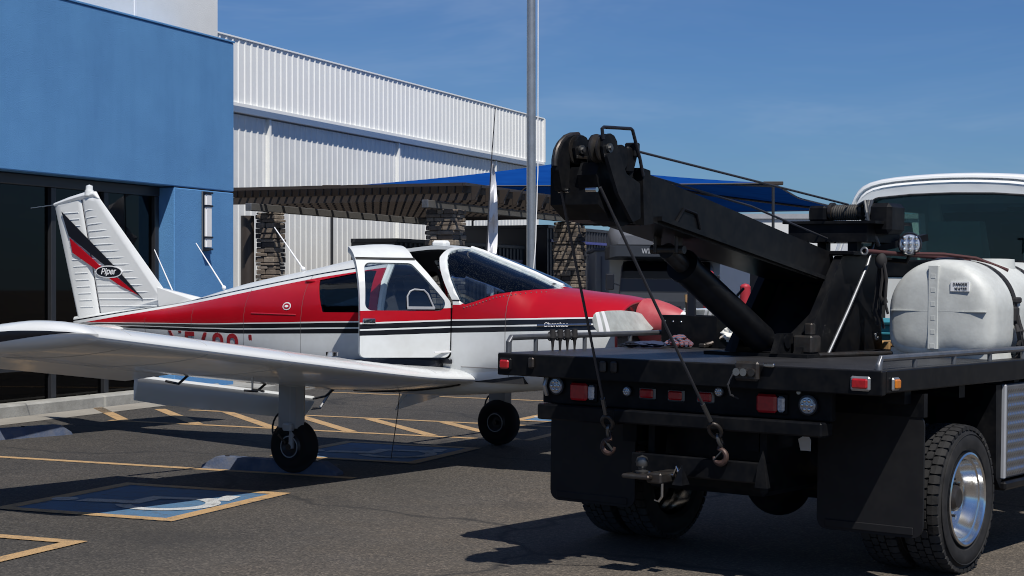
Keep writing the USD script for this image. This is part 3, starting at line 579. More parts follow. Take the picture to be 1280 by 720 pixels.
van('cargo_van', 'white cargo van parked behind the boom of the tow truck', 'van', 5.75, 34.0, math.radians(-80), 5.2, 1.95, 2.05, K['vwhite'])
van('delivery_van', 'white van beyond the tow truck cab, far right', 'van', 16.5, 52.0, math.radians(-95), 5.5, 2.0, 2.4, K['vwhite'])
for i, (x, y, h, lab) in enumerate(((3.38, 30.0, 1.72, 'tall red bollard left of the white cargo van'), (3.95, 29.5, 1.5, 'red bollard close to the front of the white cargo van'))):
    T = Thing('bollard', lab, 'bollard', frame=lot_frame(x, y, 0))
    T.part('shaft', MB().lathe((0, 0, 0), (0, 0, 1), [(0, 0), (0, 0.09), (h - 0.05, 0.09), (h - 0.015, 0.06), (h, 0)], 20), K['rdirty']); T.part('base_flange', MB().cyl((0, 0, 0), (0, 0, 0.03), 0.16), K['darksteel'])
T = Thing('white_building', 'low white flat roofed building in the far background', 'building', base=(12, 72, 0))
T.part('wall', bx((8.5, 72, -1), (30, 80, 4.3)), K['vwhite'], smooth=False); T.part('roof_edge', bx((8.4, 71.9, 4.3), (30.1, 80.1, 4.5)), K['grey'])
for k in range(4): f_ = T.part('window', bx((10 + k * 4, 71.95, 1.2), (12 + k * 4, 71.995, 2.6)), K['navy'])
T = Thing('brick_building', 'dark red brown building between motorhome and white building', 'building', base=(5, 64, 0))
T.part('wall', bx((3.5, 64, -1), (7.6, 70, 2.75)), mat('red_brown_wall', (0.16, 0.06, 0.045), 0.8), smooth=False); T.part('roof_edge', bx((3.4, 63.9, 2.75), (7.7, 70.1, 2.9)), K['pergola'])

# ------------------------------------------------------------------ the light aircraft (x forward from the main gear, y left, z up)
AF = lot_frame(-0.9191, 14.8647, -0.568)
A = Thing('light_aircraft', 'red and white low wing propeller aircraft with its cabin door open', 'aircraft', frame=AF)
from scipy.interpolate import PchipInterpolator as PI_
ST = np.array([  # x, top, bottom, half width, upper exponent, lower exponent
    (-4.02, 1.115, 1.02, 0.02, 2.0, 2.0), (-3.4, 1.19, 0.93, 0.105, 2.1, 2.2), (-2.63, 1.275, 0.81, 0.225, 2.2, 2.4), (-1.62, 1.495, 0.68, 0.415, 2.4, 2.9),
    (-0.9, 1.62, 0.605, 0.53, 2.5, 3.3), (-0.4, 1.715, 0.575, 0.56, 2.6, 3.5), (0.1, 1.80, 0.565, 0.575, 2.6, 3.6), (0.42, 1.825, 0.565, 0.58, 2.6, 3.6),
    (0.66, 1.80, 0.575, 0.58, 2.8, 3.6), (0.93, 1.715, 0.60, 0.58, 3.3, 3.5), (1.3, 1.59, 0.635, 0.57, 3.3, 3.3), (1.58, 1.49, 0.665, 0.56, 2.35, 3.1),
    (1.8, 1.462, 0.69, 0.55, 2.4, 3.0), (2.12, 1.432, 0.74, 0.52, 2.5, 2.8), (2.31, 1.40, 0.80, 0.47, 2.5, 2.6)])
FI = [PI_(ST[:, 0], ST[:, i]) for i in range(1, 6)]
def ring(x, d=0.0, n=72, zc=1.10):
    t, b, w, nu, nl = [float(f(x)) for f in FI]; zc_ = min(zc, 0.5 * (t + b) + 0.05) if x < -1.5 else zc
    zc_ = min(zc_, t - 0.03); a = np.arange(n) / n * 2 * np.pi; c, s = np.cos(a), np.sin(a)
    e = np.where(s >= 0, nu, nl); hy = max(w - d, 0.005); up, dn = max(t - d - zc_, 0.004), max(zc_ - b - d, 0.004)
    y = hy * np.sign(c) * np.abs(c) ** (2 / e); z = zc_ + np.sign(s) * np.where(s >= 0, up, dn) * np.abs(s) ** (2 / e)
    return np.stack([np.full(n, x), y, z], 1)
def half_y(x, z):
    r = ring(x); r = r[(r[:, 1] > 0)]; o = np.argsort(r[:, 2]); return float(np.interp(z, r[o, 2], r[o, 1]))
# livery: height of stripe tops along x, painted by position on the aircraft
def ramp_x(f): return [(i / 60, (f(-4.2 + 7.0 * i / 60) - 0.5) / 1.5) for i in range(61)]
def zW(x): return 1.184 + 0.0385 * x if x > -2 else 1.107 + 0.022 * (x + 2)
def zB(x): return float(np.interp(x, (-4.2, -3.3, -1.5, 0.9, 2.4), (1.045, 1.03, 1.03, 1.111, 1.180)))
def zR(x): return float(np.interp(x, (-4.2, -3.84, -2.05, -0.64, -0.1, 0.1, 0.5, 0.56, 0.96, 1.08, 1.25, 1.5, 1.68, 1.72, 3), (1.02, 1.066, 1.312, 1.535, 1.605, 1.63, 1.63, 1.335, 1.335, 1.385, 1.445, 1.482, 1.50, 2.2, 2.2)))
def livery(name, door=False):
    zr = (lambda x: zW(x) + 0.092) if door else zR
    def rr(f): return [(p, (v, v, v)) for p, v in ramp_x(f)]
    n = {'tc': ('texture_coordinate', {}), 's': ('separate_xyz', {}), 'mx': ('map_range', {'from_min': -4.2, 'from_max': 2.8, 'to_min': 0.0, 'to_max': 1.0, 'clamp': True}),
         'mz': ('map_range', {'from_min': 0.5, 'from_max': 2.0, 'to_min': 0.0, 'to_max': 1.0}),
         'rw': ('rgb_ramp', {'ramp': rr(zW)}), 'rb': ('rgb_ramp', {'ramp': rr(zB)}), 'rr': ('rgb_ramp', {'ramp': rr(zr)}),
         'dn': ('noise_texture', {'scale': 2.2, 'detail': 7.0, 'roughness': 0.7}), 'dr': ('rgb_ramp', {'ramp': [(0.4, (1, 1, 1)), (0.7, (0.86, 0.85, 0.83))]}),
         'p': ('principled_bsdf', {'roughness': 0.3, 'coat_weight': 0.15, 'coat_roughness': 0.05, 'specular_ior_level': 0.4})}
    l = [('tc.object', 's.vector'), ('s.x', 'mx.value'), ('s.z', 'mz.value'), ('mx.result', 'rw.fac'), ('mx.result', 'rb.fac'), ('mx.result', 'rr.fac'), ('tc.object', 'dn.vector'), ('dn.fac', 'dr.fac')]
    W_, R_, K_ = (0.60, 0.62, 0.62), (0.37, 0.003, 0.010), (0.008, 0.009, 0.012)
    n['wide'] = ('math', {'math_type': 'subtract'}); l += [('rw.color', 'wide.value1'), ('rb.color', 'wide.value2')]
    cur = None
    def step(i, src, k, col):
        """Everything above src + k (of the stripe band's width when src is the band) takes the colour."""
        nonlocal cur
        n[f'a{i}'] = ('math', {'math_type': 'multiply_add', 'value2': k[0], 'value3': k[1]}); l.append(('wide.value', f'a{i}.value1'))
        n[f'b{i}'] = ('math', {'math_type': 'add'}); l.extend([(f'a{i}.value', f'b{i}.value1'), (src, f'b{i}.value2')])
        n[f'c{i}'] = ('math', {'math_type': 'greater_than'}); l.extend([('mz.result', f'c{i}.value1'), (f'b{i}.value', f'c{i}.value2')])
        n[f'm{i}'] = ('mix_color', {'a': W_, 'b': col}); l.append((f'c{i}.value', f'm{i}.fac'))
        if cur: l.append((cur, f'm{i}.a'))
        cur = f'm{i}.result'
    step(0, 'rb.color', (0, 0), K_); step(1, 'rb.color', (0.38, 0), W_); step(2, 'rb.color', (0.50, 0), K_); step(3, 'rw.color', (-0.115, 0), W_); step(4, 'rw.color', (0, 0), R_)
    step(5, 'rr.color', (0, 0), W_)
    if not door: step(6, 'rr.color', (0, 0.028 / 1.5), K_); step(7, 'rr.color', (0, 0.041 / 1.5), W_)
    n['dm'] = ('mix_color', {'blend_type': 'multiply', 'fac': 1.0}); l += [(cur, 'dm.a'), ('dr.color', 'dm.b'), ('dm.result', 'p.base_color')]
    return usdkit.material(stage, '/World/Looks/' + name, n, l, surface='p.BSDF')
K['livery'] = livery('aircraft_livery'); K['livery_door'] = livery('aircraft_door_livery', True)
xs = np.unique(np.concatenate([np.linspace(-4.02, 2.31, 84), ST[:, 0]]))
outer = man(loft([ring(x) for x in xs]))
xi = xs[(xs > -0.95) & (xs < 2.0)]
inner, liner_out, liner_in = man(loft([ring(x, 0.03) for x in xi])), man(loft([ring(x, 0.032) for x in xi[1:-1]])), man(loft([ring(x, 0.045) for x in xi[2:-2]]))
def smooth_poly(pts, r): return list(sg.Polygon(pts).buffer(-r).buffer(r, quad_segs=5).exterior.coords)[:-1]
WS = smooth_poly([(0.63, 1.765), (0.70, 1.95), (2.2, 1.95), (1.72, 1.487), (1.5, 1.468), (1.25, 1.425), (1.08, 1.365), (0.985, 1.338), (0.94, 1.36), (0.80, 1.55)], 0.02)
RW = smooth_poly([(-0.60, 1.515), (-0.485, 1.245), (-0.03, 1.252), (0.02, 1.30), (0.02, 1.60), (-0.05, 1.605)], 0.008)
DR = smooth_poly([(0.10, 0.90), (0.865, 0.90), (0.87, 1.36), (0.60, 1.72), (0.56, 1.90), (0.10, 1.90)], 0.05)
DW = smooth_poly([(0.15, 1.285), (0.80, 1.285), (0.815, 1.36), (0.56, 1.665), (0.17, 1.665)], 0.055)
LW = smooth_poly([(0.045, 1.285), (0.83, 1.285), (0.86, 1.36), (0.62, 1.70), (0.05, 1.70)], 0.03)
ws_cut = man(prism(WS, 1, -0.8, 0.8)); post_c = man(bx((0.3, -0.018, 1.3), (2.2, 0.018, 2.0)))
rw_cut = man(prism(RW, 1, -0.8, 0.8)); dr_cut = man(prism(DR, 1, -0.9, -0.13)); lw_cut = man(prism(LW, 1, 0.2, 0.9)); dw_cut = man(prism(DW, 1, -0.9, -0.2))
top_cut = man(bx((0.62, -0.8, 1.335), (1.75, 0.8, 2.0)))
holes = (ws_cut - post_c) + rw_cut + lw_cut + dr_cut
roofline = man(loft([ring(x, -0.001) for x in xi]))
shell = outer - inner
body = shell - holes
A.part('fuselage', body, K['livery'], smooth=40)
A.part('cabin_liner', (liner_out - liner_in) - holes - man(prism([(0.05, 0.85), (0.9, 0.85), (0.9, 1.4), (0.6, 1.9), (0.05, 1.9)], 1, -0.9, -0.1)), K['inside'], smooth=40)
gshell = man(loft([ring(x, 0.006) for x in xi])) - man(loft([ring(x, 0.012) for x in xi[1:-1]]))
A.part('windscreen', gshell ^ (ws_cut - post_c), K['glass_plane'], smooth=40)
A.part('rear_window', gshell ^ (rw_cut ^ man(bx((-2, -1, 0), (2, 0, 3)))), K['glass_dark'], smooth=40)
A.part('rear_window', gshell ^ (rw_cut ^ man(bx((-2, 0, 0), (2, 1, 3)))), K['glass_plane'], smooth=40)
A.part('side_window', gshell ^ lw_cut, K['glass_plane'], smooth=40)
# raised windscreen frame on both sides and dark sealing strip
A.part('windscreen_pillar', MB().tube([(x, 0, float(FI[0](x)) + 0.004) for x in np.linspace(0.66, 1.56, 8)], 0.016, 8), K['white'])
# the open door: hinged at its front edge
DOOR_A = math.radians(52); HX, HY = 0.868, -0.578
dshell = shell ^ dr_cut
dpath = path_for(A.path, 'door'); dx_ = UsdGeom.Xform.Define(stage, dpath)
dx_.AddTransformOp().Set(Gf.Matrix4d(*rotz(DOOR_A, (HX, HY, 0)).T.ravel().tolist()))
def dpart(name, mesh, m, sm=40):
    v, f = vf(mesh); usdkit.mesh(stage, path_for(dpath, name), (v, f), m, smooth=sm)
dr_in = man(prism(smooth_poly([(0.112, 0.912), (0.853, 0.912), (0.858, 1.355), (0.59, 1.712), (0.55, 1.9), (0.112, 1.9)], 0.045), 1, -0.9, -0.142))
dpart('skin', (shell ^ dr_in) - dw_cut, K['livery_door'])
dpart('inner_panel', ((liner_out - liner_in) ^ dr_in) - dw_cut, K['seat'])
dpart('window', gshell ^ dw_cut, K['glass_plane'])
K['seal'] = mat('black_rubber_seal', (0.012, 0.012, 0.012), 0.7)
dpart('drip_seal', (man(loft([ring(x, -0.006) for x in xi])) - outer) ^ man(bx((0.115, -0.9, 1.692), (0.60, -0.15, 1.708))), K['seal'])
hz = half_y(0.42, 1.36)
dpart('vent_frame', MB().tube([(x, -(half_y(x, z) + 0.003), z) for x, z in ((0.50, 1.315), (0.50, 1.40), (0.525, 1.44), (0.56, 1.455), (0.64, 1.45), (0.67, 1.42), (0.715, 1.315))], 0.007, 6).box((0.495, -half_y(0.6, 1.31) - 0.012, 1.296), (0.725, -half_y(0.6, 1.31) - 0.001, 1.318), 0.003), K['grey'])
yd = half_y(0.2, 1.2)
dpart('handle', MB().box((0.13, -yd - 0.014, 1.178), (0.235, -yd - 0.001, 1.222), 0.006).cyl((0.21, -yd - 0.014, 1.2), (0.21, -yd - 0.02, 1.2), 0.012), K['chrome'])
dpart('keyhole', MB().cyl((0.165, -yd - 0.0145, 1.2), (0.165, -yd - 0.017, 1.2), 0.006), K['navy'])
A.part('door_frame_post', MB().tube([(0.10, -half_y(0.1, z) + 0.05, z) for z in (0.95, 1.1, 1.3, 1.5, 1.66)], 0.035, 8), K['seat'])
A.part('door_sill', MB().box((0.07, -0.60, 0.86), (0.87, -0.54, 0.90), 0.008), K['navy'])
A.part('door_stay', MB().bar((0.86, -0.575, 0.96), (0.80, -0.72, 0.955), 0.012, 0.012), K['decal_white'])
# cabin inside
for y in (-0.27, 0.27):
    st = MB().box((-0.05, y - 0.22, 0.86), (0.42, y + 0.22, 0.98), 0.04)
    st.add(m3.Manifold.hull_points(np.array([(x, y + s * w, z) for x, w, z in ((-0.06, 0.22, 0.97), (0.06, 0.22, 0.97), (-0.2, 0.18, 1.52), (-0.11, 0.18, 1.52)) for s in (-1, 1)])))
    A.part('seat', st, K['inside'])
A.part('rear_seat', MB().box((-0.8, -0.45, 0.85), (-0.42, 0.45, 0.98), 0.05).box((-0.92, -0.45, 0.98), (-0.8, 0.45, 1.42), 0.04), K['inside'])
A.part('instrument_panel', prism([(0.98, 1.0), (1.3, 0.9), (1.38, 1.36), (1.05, 1.33)], 1, -0.43, 0.43), K['inside'])
A.part('cabin_floor', bx((-0.85, -0.5, 0.72), (1.5, 0.5, 0.78)), K['inside'])
for y in (-0.27, 0.27): A.part('control_yoke', MB().tube(arc((0.88, y, 1.22), 0.12, 200, 340, 10, 'yz'), 0.012, 6).cyl((0.88, y, 1.12), (1.05, y, 1.2), 0.012), K['navy'])
A.part('compass', MB().box((1.18, -0.03, 1.50), (1.24, 0.03, 1.56), 0.01), K['grey'])
# seams, rivets, small fittings on the fuselage
def girth(name, x, m, d=-0.0015, w=0.004, zlo=0.0, zhi=3.0):
    r0, r1 = ring(x - w / 2, d), ring(x + w / 2, d); keep = [k for k in range(72) if zlo < r0[k, 2] < zhi and zlo < r0[(k + 1) % 72, 2] < zhi]
    V = np.vstack([r0, r1]); F = []
    for k in keep: F += [(k, (k + 1) % 72, 72 + (k + 1) % 72), (k, 72 + (k + 1) % 72, 72 + k)]
    if F: A.part(name, (V, np.array(F)), m, smooth=60)
K['seam'] = mat('dark_panel_seam', (0.10, 0.09, 0.09), 0.6)  # one even dark tone for seams, joints and rivets
for x in (1.37, -0.72, -1.45, -2.2, -2.9): girth('panel_seam', x, K['seam'], zlo=0.72, zhi=float(FI[0](x)) - 0.10)
girth('cowl_joint', 2.02, K['seam'], zlo=0.5, zhi=1.0, w=0.008)
riv = MB()
for t in np.linspace(0, 1, 22):
    x = 0.98 + 0.6 * t; z = float(np.interp(x, (0.98, 1.08, 1.25, 1.5, 1.6), (1.315, 1.338, 1.398, 1.443, 1.45)))
    for sy in (-1, 1): riv.ball((x, sy * half_y(x, z), z), 0.006, n=1)
A.part('rivets', riv, K['seam'], kind='stuff')
A.part('lower_seam', MB().tube([(x, -half_y(x, 0.84) - 0.0005, 0.84) for x in np.linspace(0.95, 1.9, 8)], 0.003, 5), K['seam'])
# cowl front, intake, spinner, propeller
A.part('cowl_lip', MB().tube([p + (0.0, 0, 0) for p in ring(2.305, 0.012, 48)], 0.014, 8, closed=True), K['red'])
AX = np.array([math.cos(0.02), 0, math.sin(0.02)]); HUB = np.array([2.345, 0, 1.235])
A.part('cowl_face', loft([ring(2.31, 0.02), ring(2.31, 0.10), ring(2.25, 0.22)]), K['navy'], smooth=False)
A.part('spinner', MB().lathe(HUB - AX * 0.03, AX, [(0, 0), (0, 0.175), (0.02, 0.178), (0.1, 0.168), (0.2, 0.138), (0.28, 0.105), (0.335, 0.075)], 40), K['faded_red'])
A.part('spinner_tip', MB().lathe(HUB + AX * 0.304, AX, [(0, 0.076), (0.04, 0.052), (0.065, 0.025), (0.072, 0)], 32), K['decal_white'])
def blade(sy, r0, r1, grow=0.0):
    rr = []
    for r in np.linspace(r0, r1, 26):
        c = float(np.interp(r, (0.1, 0.2, 0.3, 0.5, 0.75, 0.92, 0.98, 1.0), (0.11, 0.17, 0.19, 0.20, 0.185, 0.16, 0.12, 0.06))); th = float(np.interp(r, (0.1, 0.3, 0.94), (0.05, 0.026, 0.007)))
        tw = math.radians(float(np.interp(r, (0.1, 0.94), (42, 14)))); a = np.arange(20) / 20 * 2 * np.pi
        u, v = (c / 2 + grow) * np.cos(a), (th / 2 + grow) * np.sin(a); z = u * math.cos(tw) * 1 + v * math.sin(tw); x = u * math.sin(tw) * sy - v * math.cos(tw)
        rr.append(np.stack([HUB[0] + 0.07 + x, np.full(20, sy * r), HUB[2] + z], 1))
    return loft(rr)
for sy in (-1, 1):
    bp = A.part('propeller_blade', blade(sy, 0.1, 1.0), K['blade'], smooth=50)
    for a, b in ((0.79, 0.84), (0.88, 0.94)): A.part('tip_stripe', blade(sy, a, b, 0.0012), K['decal_white'], parent=bp)
# chrome name strip, badge, registration
y_ = half_y(1.9, 1.2) + 0.004
def side_quad(x0, x1, z0, z1, d=0.003):
    P_ = [(x, -(half_y(x, z) + d), z) for x in np.linspace(x0, x1, 8) for z in (z0, z1)]; F = []
    for i in range(7): F += [(2 * i, 2 * i + 2, 2 * i + 3), (2 * i, 2 * i + 3, 2 * i + 1)]
    return np.array(P_), np.array(F)
A.part('name_strip', MB().tube([(x, -(half_y(x, zB(x) + .043) + 0.004), zB(x) + 0.043) for x in np.linspace(1.66, 2.12, 6)], 0.012, 8), K['chrome'])
def on_side(mesh, d=0.004):
    v, f = vf(mesh); v = np.array(v); dep = v[:, 1].copy(); v[:, 1] = [-(half_y(x, z) + d + e) for x, z, e in zip(v[:, 0], v[:, 2], dep)]; return v, f
def side_text(s, h, x0, z0, slope=0.0, bold=False, d=0.003, mirror=1):
    t = meshkit.text_mesh(s, h, 0.002, bold); v = np.array(t.vertices); f = np.array(t.faces)
    V = np.stack([x0 + v[:, 0], v[:, 2], z0 + v[:, 1] + slope * v[:, 0]], 1); return on_side((V, f), d)
A.part('name_script', side_text('Cherokee', 0.034, 1.72, zB(1.72) + 0.032, 0.03, False, 0.012), K['decal_white'], smooth=False)
A.part('registration', side_text('N5688J', 0.235, -1.36 - text_width('N5688J', 0.235, True), 0.785, 0.0, True), mat('red_lettering', (0.32, 0.012, 0.02), 0.4), smooth=False)
def ell(x, z, a, b, d): 
    t = np.linspace(0, 2 * np.pi, 28, endpoint=False); return on_side((np.vstack([[(x, 0, z)], np.stack([x + a * np.cos(t), 0 * t, z + b * np.sin(t)], 1)]), np.array([(0, 1 + i, 1 + (i + 1) % 28) for i in range(28)])), d)
A.part('badge', ell(-0.90, 1.287, 0.050, 0.034, 0.003), K['decal_white'], smooth=False); A.part('badge_centre', ell(-0.90, 1.287, 0.040, 0.025, 0.005), K['red'], smooth=False)
A.part('badge_bar', ell(-0.90, 1.287, 0.022, 0.010, 0.007), K['decal_white'], smooth=False)
A.part('vent_scoop', MB().ball((-0.70, -half_y(-0.7, 1.505) - 0.004, 1.505), 0.05, (1.3, 0.35, 0.3)), K['red'])
A.part('skin_stiffener', MB().tube([(x, -half_y(x, 1.215) + 0.002, 1.215) for x in np.linspace(-1.35, -0.78, 6)], 0.008, 6), K['red'])
# fin and rudder
def fin_t(x, z): return 0.036 - 0.010 * (z - 1.1)
def slab(poly, name, m, tf=1.0, par=None):
    c = sg.Polygon(poly); inn = c.buffer(-0.045); P0 = np.array(c.exterior.coords)[:-1]; pts = []
    man_ = m3.Manifold.hull_points(np.array([(x, 0.004 * s, z) for x, z in P0 for s in (-1, 1)] + [(x, s * fin_t(x, z) * tf, z) for x, z in np.array(inn.exterior.coords)[:-1] for s in (-1, 1)]))
    return A.part(name, man_, m, smooth=25, parent=par)
fin = slab([(-3.645, 1.09), (-2.72, 1.285), (-2.86, 1.385), (-3.0, 1.53), (-3.70, 2.27), (-3.77, 2.31), (-3.945, 2.30)], 'fin', K['white'])
A.part('dorsal_fillet', m3.Manifold.hull_points(np.array([(-2.35, s * 0.01, 1.33) for s in (-1, 1)] + [(-2.9, s * 0.028, 1.42) for s in (-1, 1)] + [(-2.85, s * 0.05, 1.22) for s in (-1, 1)] + [(-2.4, s * 0.04, 1.30) for s in (-1, 1)])), K['white'])
rud = slab([(-3.652, 1.085), (-3.955, 1.05), (-4.255, 2.165), (-4.31, 2.19), (-4.30, 2.23), (-3.951, 2.295)], 'rudder', K['white'], 0.9)
A.part('fin_tip_cap', MB().tube([(-4.32, 0, 2.215), (-4.1, 0, 2.262), (-3.9, 0, 2.30), (-3.76, 0, 2.312), (-3.71, 0, 2.27)], [0.018, 0.03, 0.034, 0.03, 0.012], 10), K['white'])
bm = MB(); bm2 = MB()
for k in range(17):
    z = 1.22 + k * 0.0655; xl = np.interp(z, (1.09, 2.3), (-3.655, -3.955)); xe = np.interp(z, (1.05, 2.165), (-3.955, -4.255)); xf = np.interp(z, (1.285, 1.385, 1.53, 2.27), (-2.72, -2.86, -3.0, -3.70)) - 0.20
    for s in (-1, 1):
        if k < 15: bm.tube([(xe + 0.03, s * 0.013, z - 0.012), (xe + 0.1, s * fin_t(0, z) * 0.86, z - 0.008), (xl - 0.05, s * fin_t(0, z) * 0.87, z)], 0.0065, 6)
        if xf > xl + 0.1: bm2.tube([(xl + 0.05, s * fin_t(0, z) * 0.97, z + 0.01), (xf - 0.05, s * fin_t(0, z) * 0.97, z + 0.022), (xf + 0.02, s * (fin_t(0, z) * 0.8), z + 0.024)], 0.0065, 6)
A.part('skin_beads', bm, K['white'], parent=rud, kind='stuff'); A.part('skin_beads', bm2, K['white'], parent=fin, kind='stuff')
A.part('rudder_gap', MB().bar((-3.648, 0, 1.10), (-3.951, 0, 2.29), 0.060, 0.012, up=(0, 1, 0)), K['seam'])
dec = {'fin_stripe_black': ('navy', [(-4.182, 2.146), (-3.437, 1.606), (-3.065, 1.303), (-3.541, 1.601), (-4.075, 1.906)]), 'fin_stripe_red': ('red', [(-4.062, 1.884), (-3.616, 1.6), (-3.697, 1.582), (-4.02, 1.742)])}
for nm, (m, pl) in dec.items():
    for s in (-1, 1): A.part(nm, prism(pl, 1, s * 0.040 - 0.0035, s * 0.040 + 0.0035), K[m], smooth=False, parent=fin)
for s in (-1, 1):
    A.part('fin_stripe_red', prism([(-3.524, 1.502), (-3.405, 1.503), (-3.123, 1.34), (-3.359, 1.425)], 1, s * 0.040 - 0.0035, s * 0.040 + 0.0035), K['red'], smooth=False, parent=fin)
    def ov(a, b, y0, y1): return prism([(-3.519 + a * math.cos(t), 1.56 + b * math.sin(t)) for t in np.linspace(0, 2 * np.pi, 32, endpoint=False)], 1, y0, y1)
    A.part('maker_badge', ov(0.178, 0.060, s * 0.042 - 0.004, s * 0.042 + 0.004), K['decal_white'], smooth=False, parent=fin)
    A.part('maker_badge', ov(0.165, 0.050, s * 0.043 - 0.005, s * 0.043 + 0.005), K['navy'], smooth=False, parent=fin)
    v, f = text('Piper', 0.058, (-3.519 + s * 0.105, s * 0.0485, 1.537), (-s, 0, 0), (-s * 0.28, 0, 1), 0.002, True)
    A.part('maker_lettering', (v, f), K['decal_white'], smooth=False, parent=fin)
A.part('beacon', MB().lathe((-3.842, 0, 2.30), (0, 0, 1), [(0, 0.045), (0.05, 0.045), (0.052, 0.036), (0.095, 0.034), (0.108, 0.0)], 20), K['white'])
A.part('tail_antenna', MB().tube([(-4.32, 0, 2.215), (-4.66, 0.0, 2.185)], 0.005, 6), K['steel'])
for a, b in (((-1.993, -0.1, 1.43), (-2.343, -0.1, 1.836)), ((-1.065, -0.1, 1.61), (-1.403, -0.1, 1.98)), ((-2.85, 0.2, 1.28), (-3.16, 0.2, 1.78))): A.part('whip_antenna', MB().tube([a, b], [0.008, 0.0045], 8).ball(a, 0.02), K['decal_white'])
A.part('roof_antenna', MB().box((0.28, -0.05, 1.81), (0.42, 0.05, 1.865), 0.02), K['white'])
# wings
def wing_z(y): return 0.710 + (abs(y) - 0.6) * 0.1151 + 0.04 * math.exp(-max(abs(y) - 0.6, 0) / 0.4)
def airfoil(c0, c1, n=40):
    """Points of the closed section between chord fractions c0 and c1 (0 nose, 1 tail): (fraction, height over chord)."""
    b = np.linspace(0, 1, n); x = c0 + (c1 - c0) * 0.5 * (1 - np.cos(np.pi * b)) if c0 == 0 else c0 + (c1 - c0) * b
    ax_ = (0, .004, .012, .03, .06, .1, .2, .35, .5, .7, .85, 1); w_ = np.sqrt(x); k_ = np.sqrt(np.array(ax_))
    u = PI_(k_, (0, .0125, .0215, .034, .048, .060, .079, .091, .087, .060, .032, .003))(w_); l = PI_(k_, (0, -.0065, -.0115, -.018, -.024, -.029, -.037, -.042, -.040, -.027, -.014, -.003))(w_)
    return x, u * 0.91, l * 0.91
CH, INC, LEX = 1.60, 0.087, 1.06
def sec(y, c0, c1, thick=1.0, droop=0.0):
    x, u, l = airfoil(c0, c1); z0 = wing_z(y)
    X = np.concatenate([x, x[::-1][1:] if c0 == 0 else x[::-1]]); Z = np.concatenate([u, l[::-1][1:] if c0 == 0 else l[::-1]]); mid = np.interp(X, x, (u + l) / 2); Z = mid + (Z - mid) * thick
    zz_ = z0 + Z * CH - INC * X * CH; zz_ = zz_ - droop * np.maximum(X - 0.72, 0) * CH
    return np.stack([LEX - X * CH, np.full(len(X), y), zz_], 1)
YT = 4.60
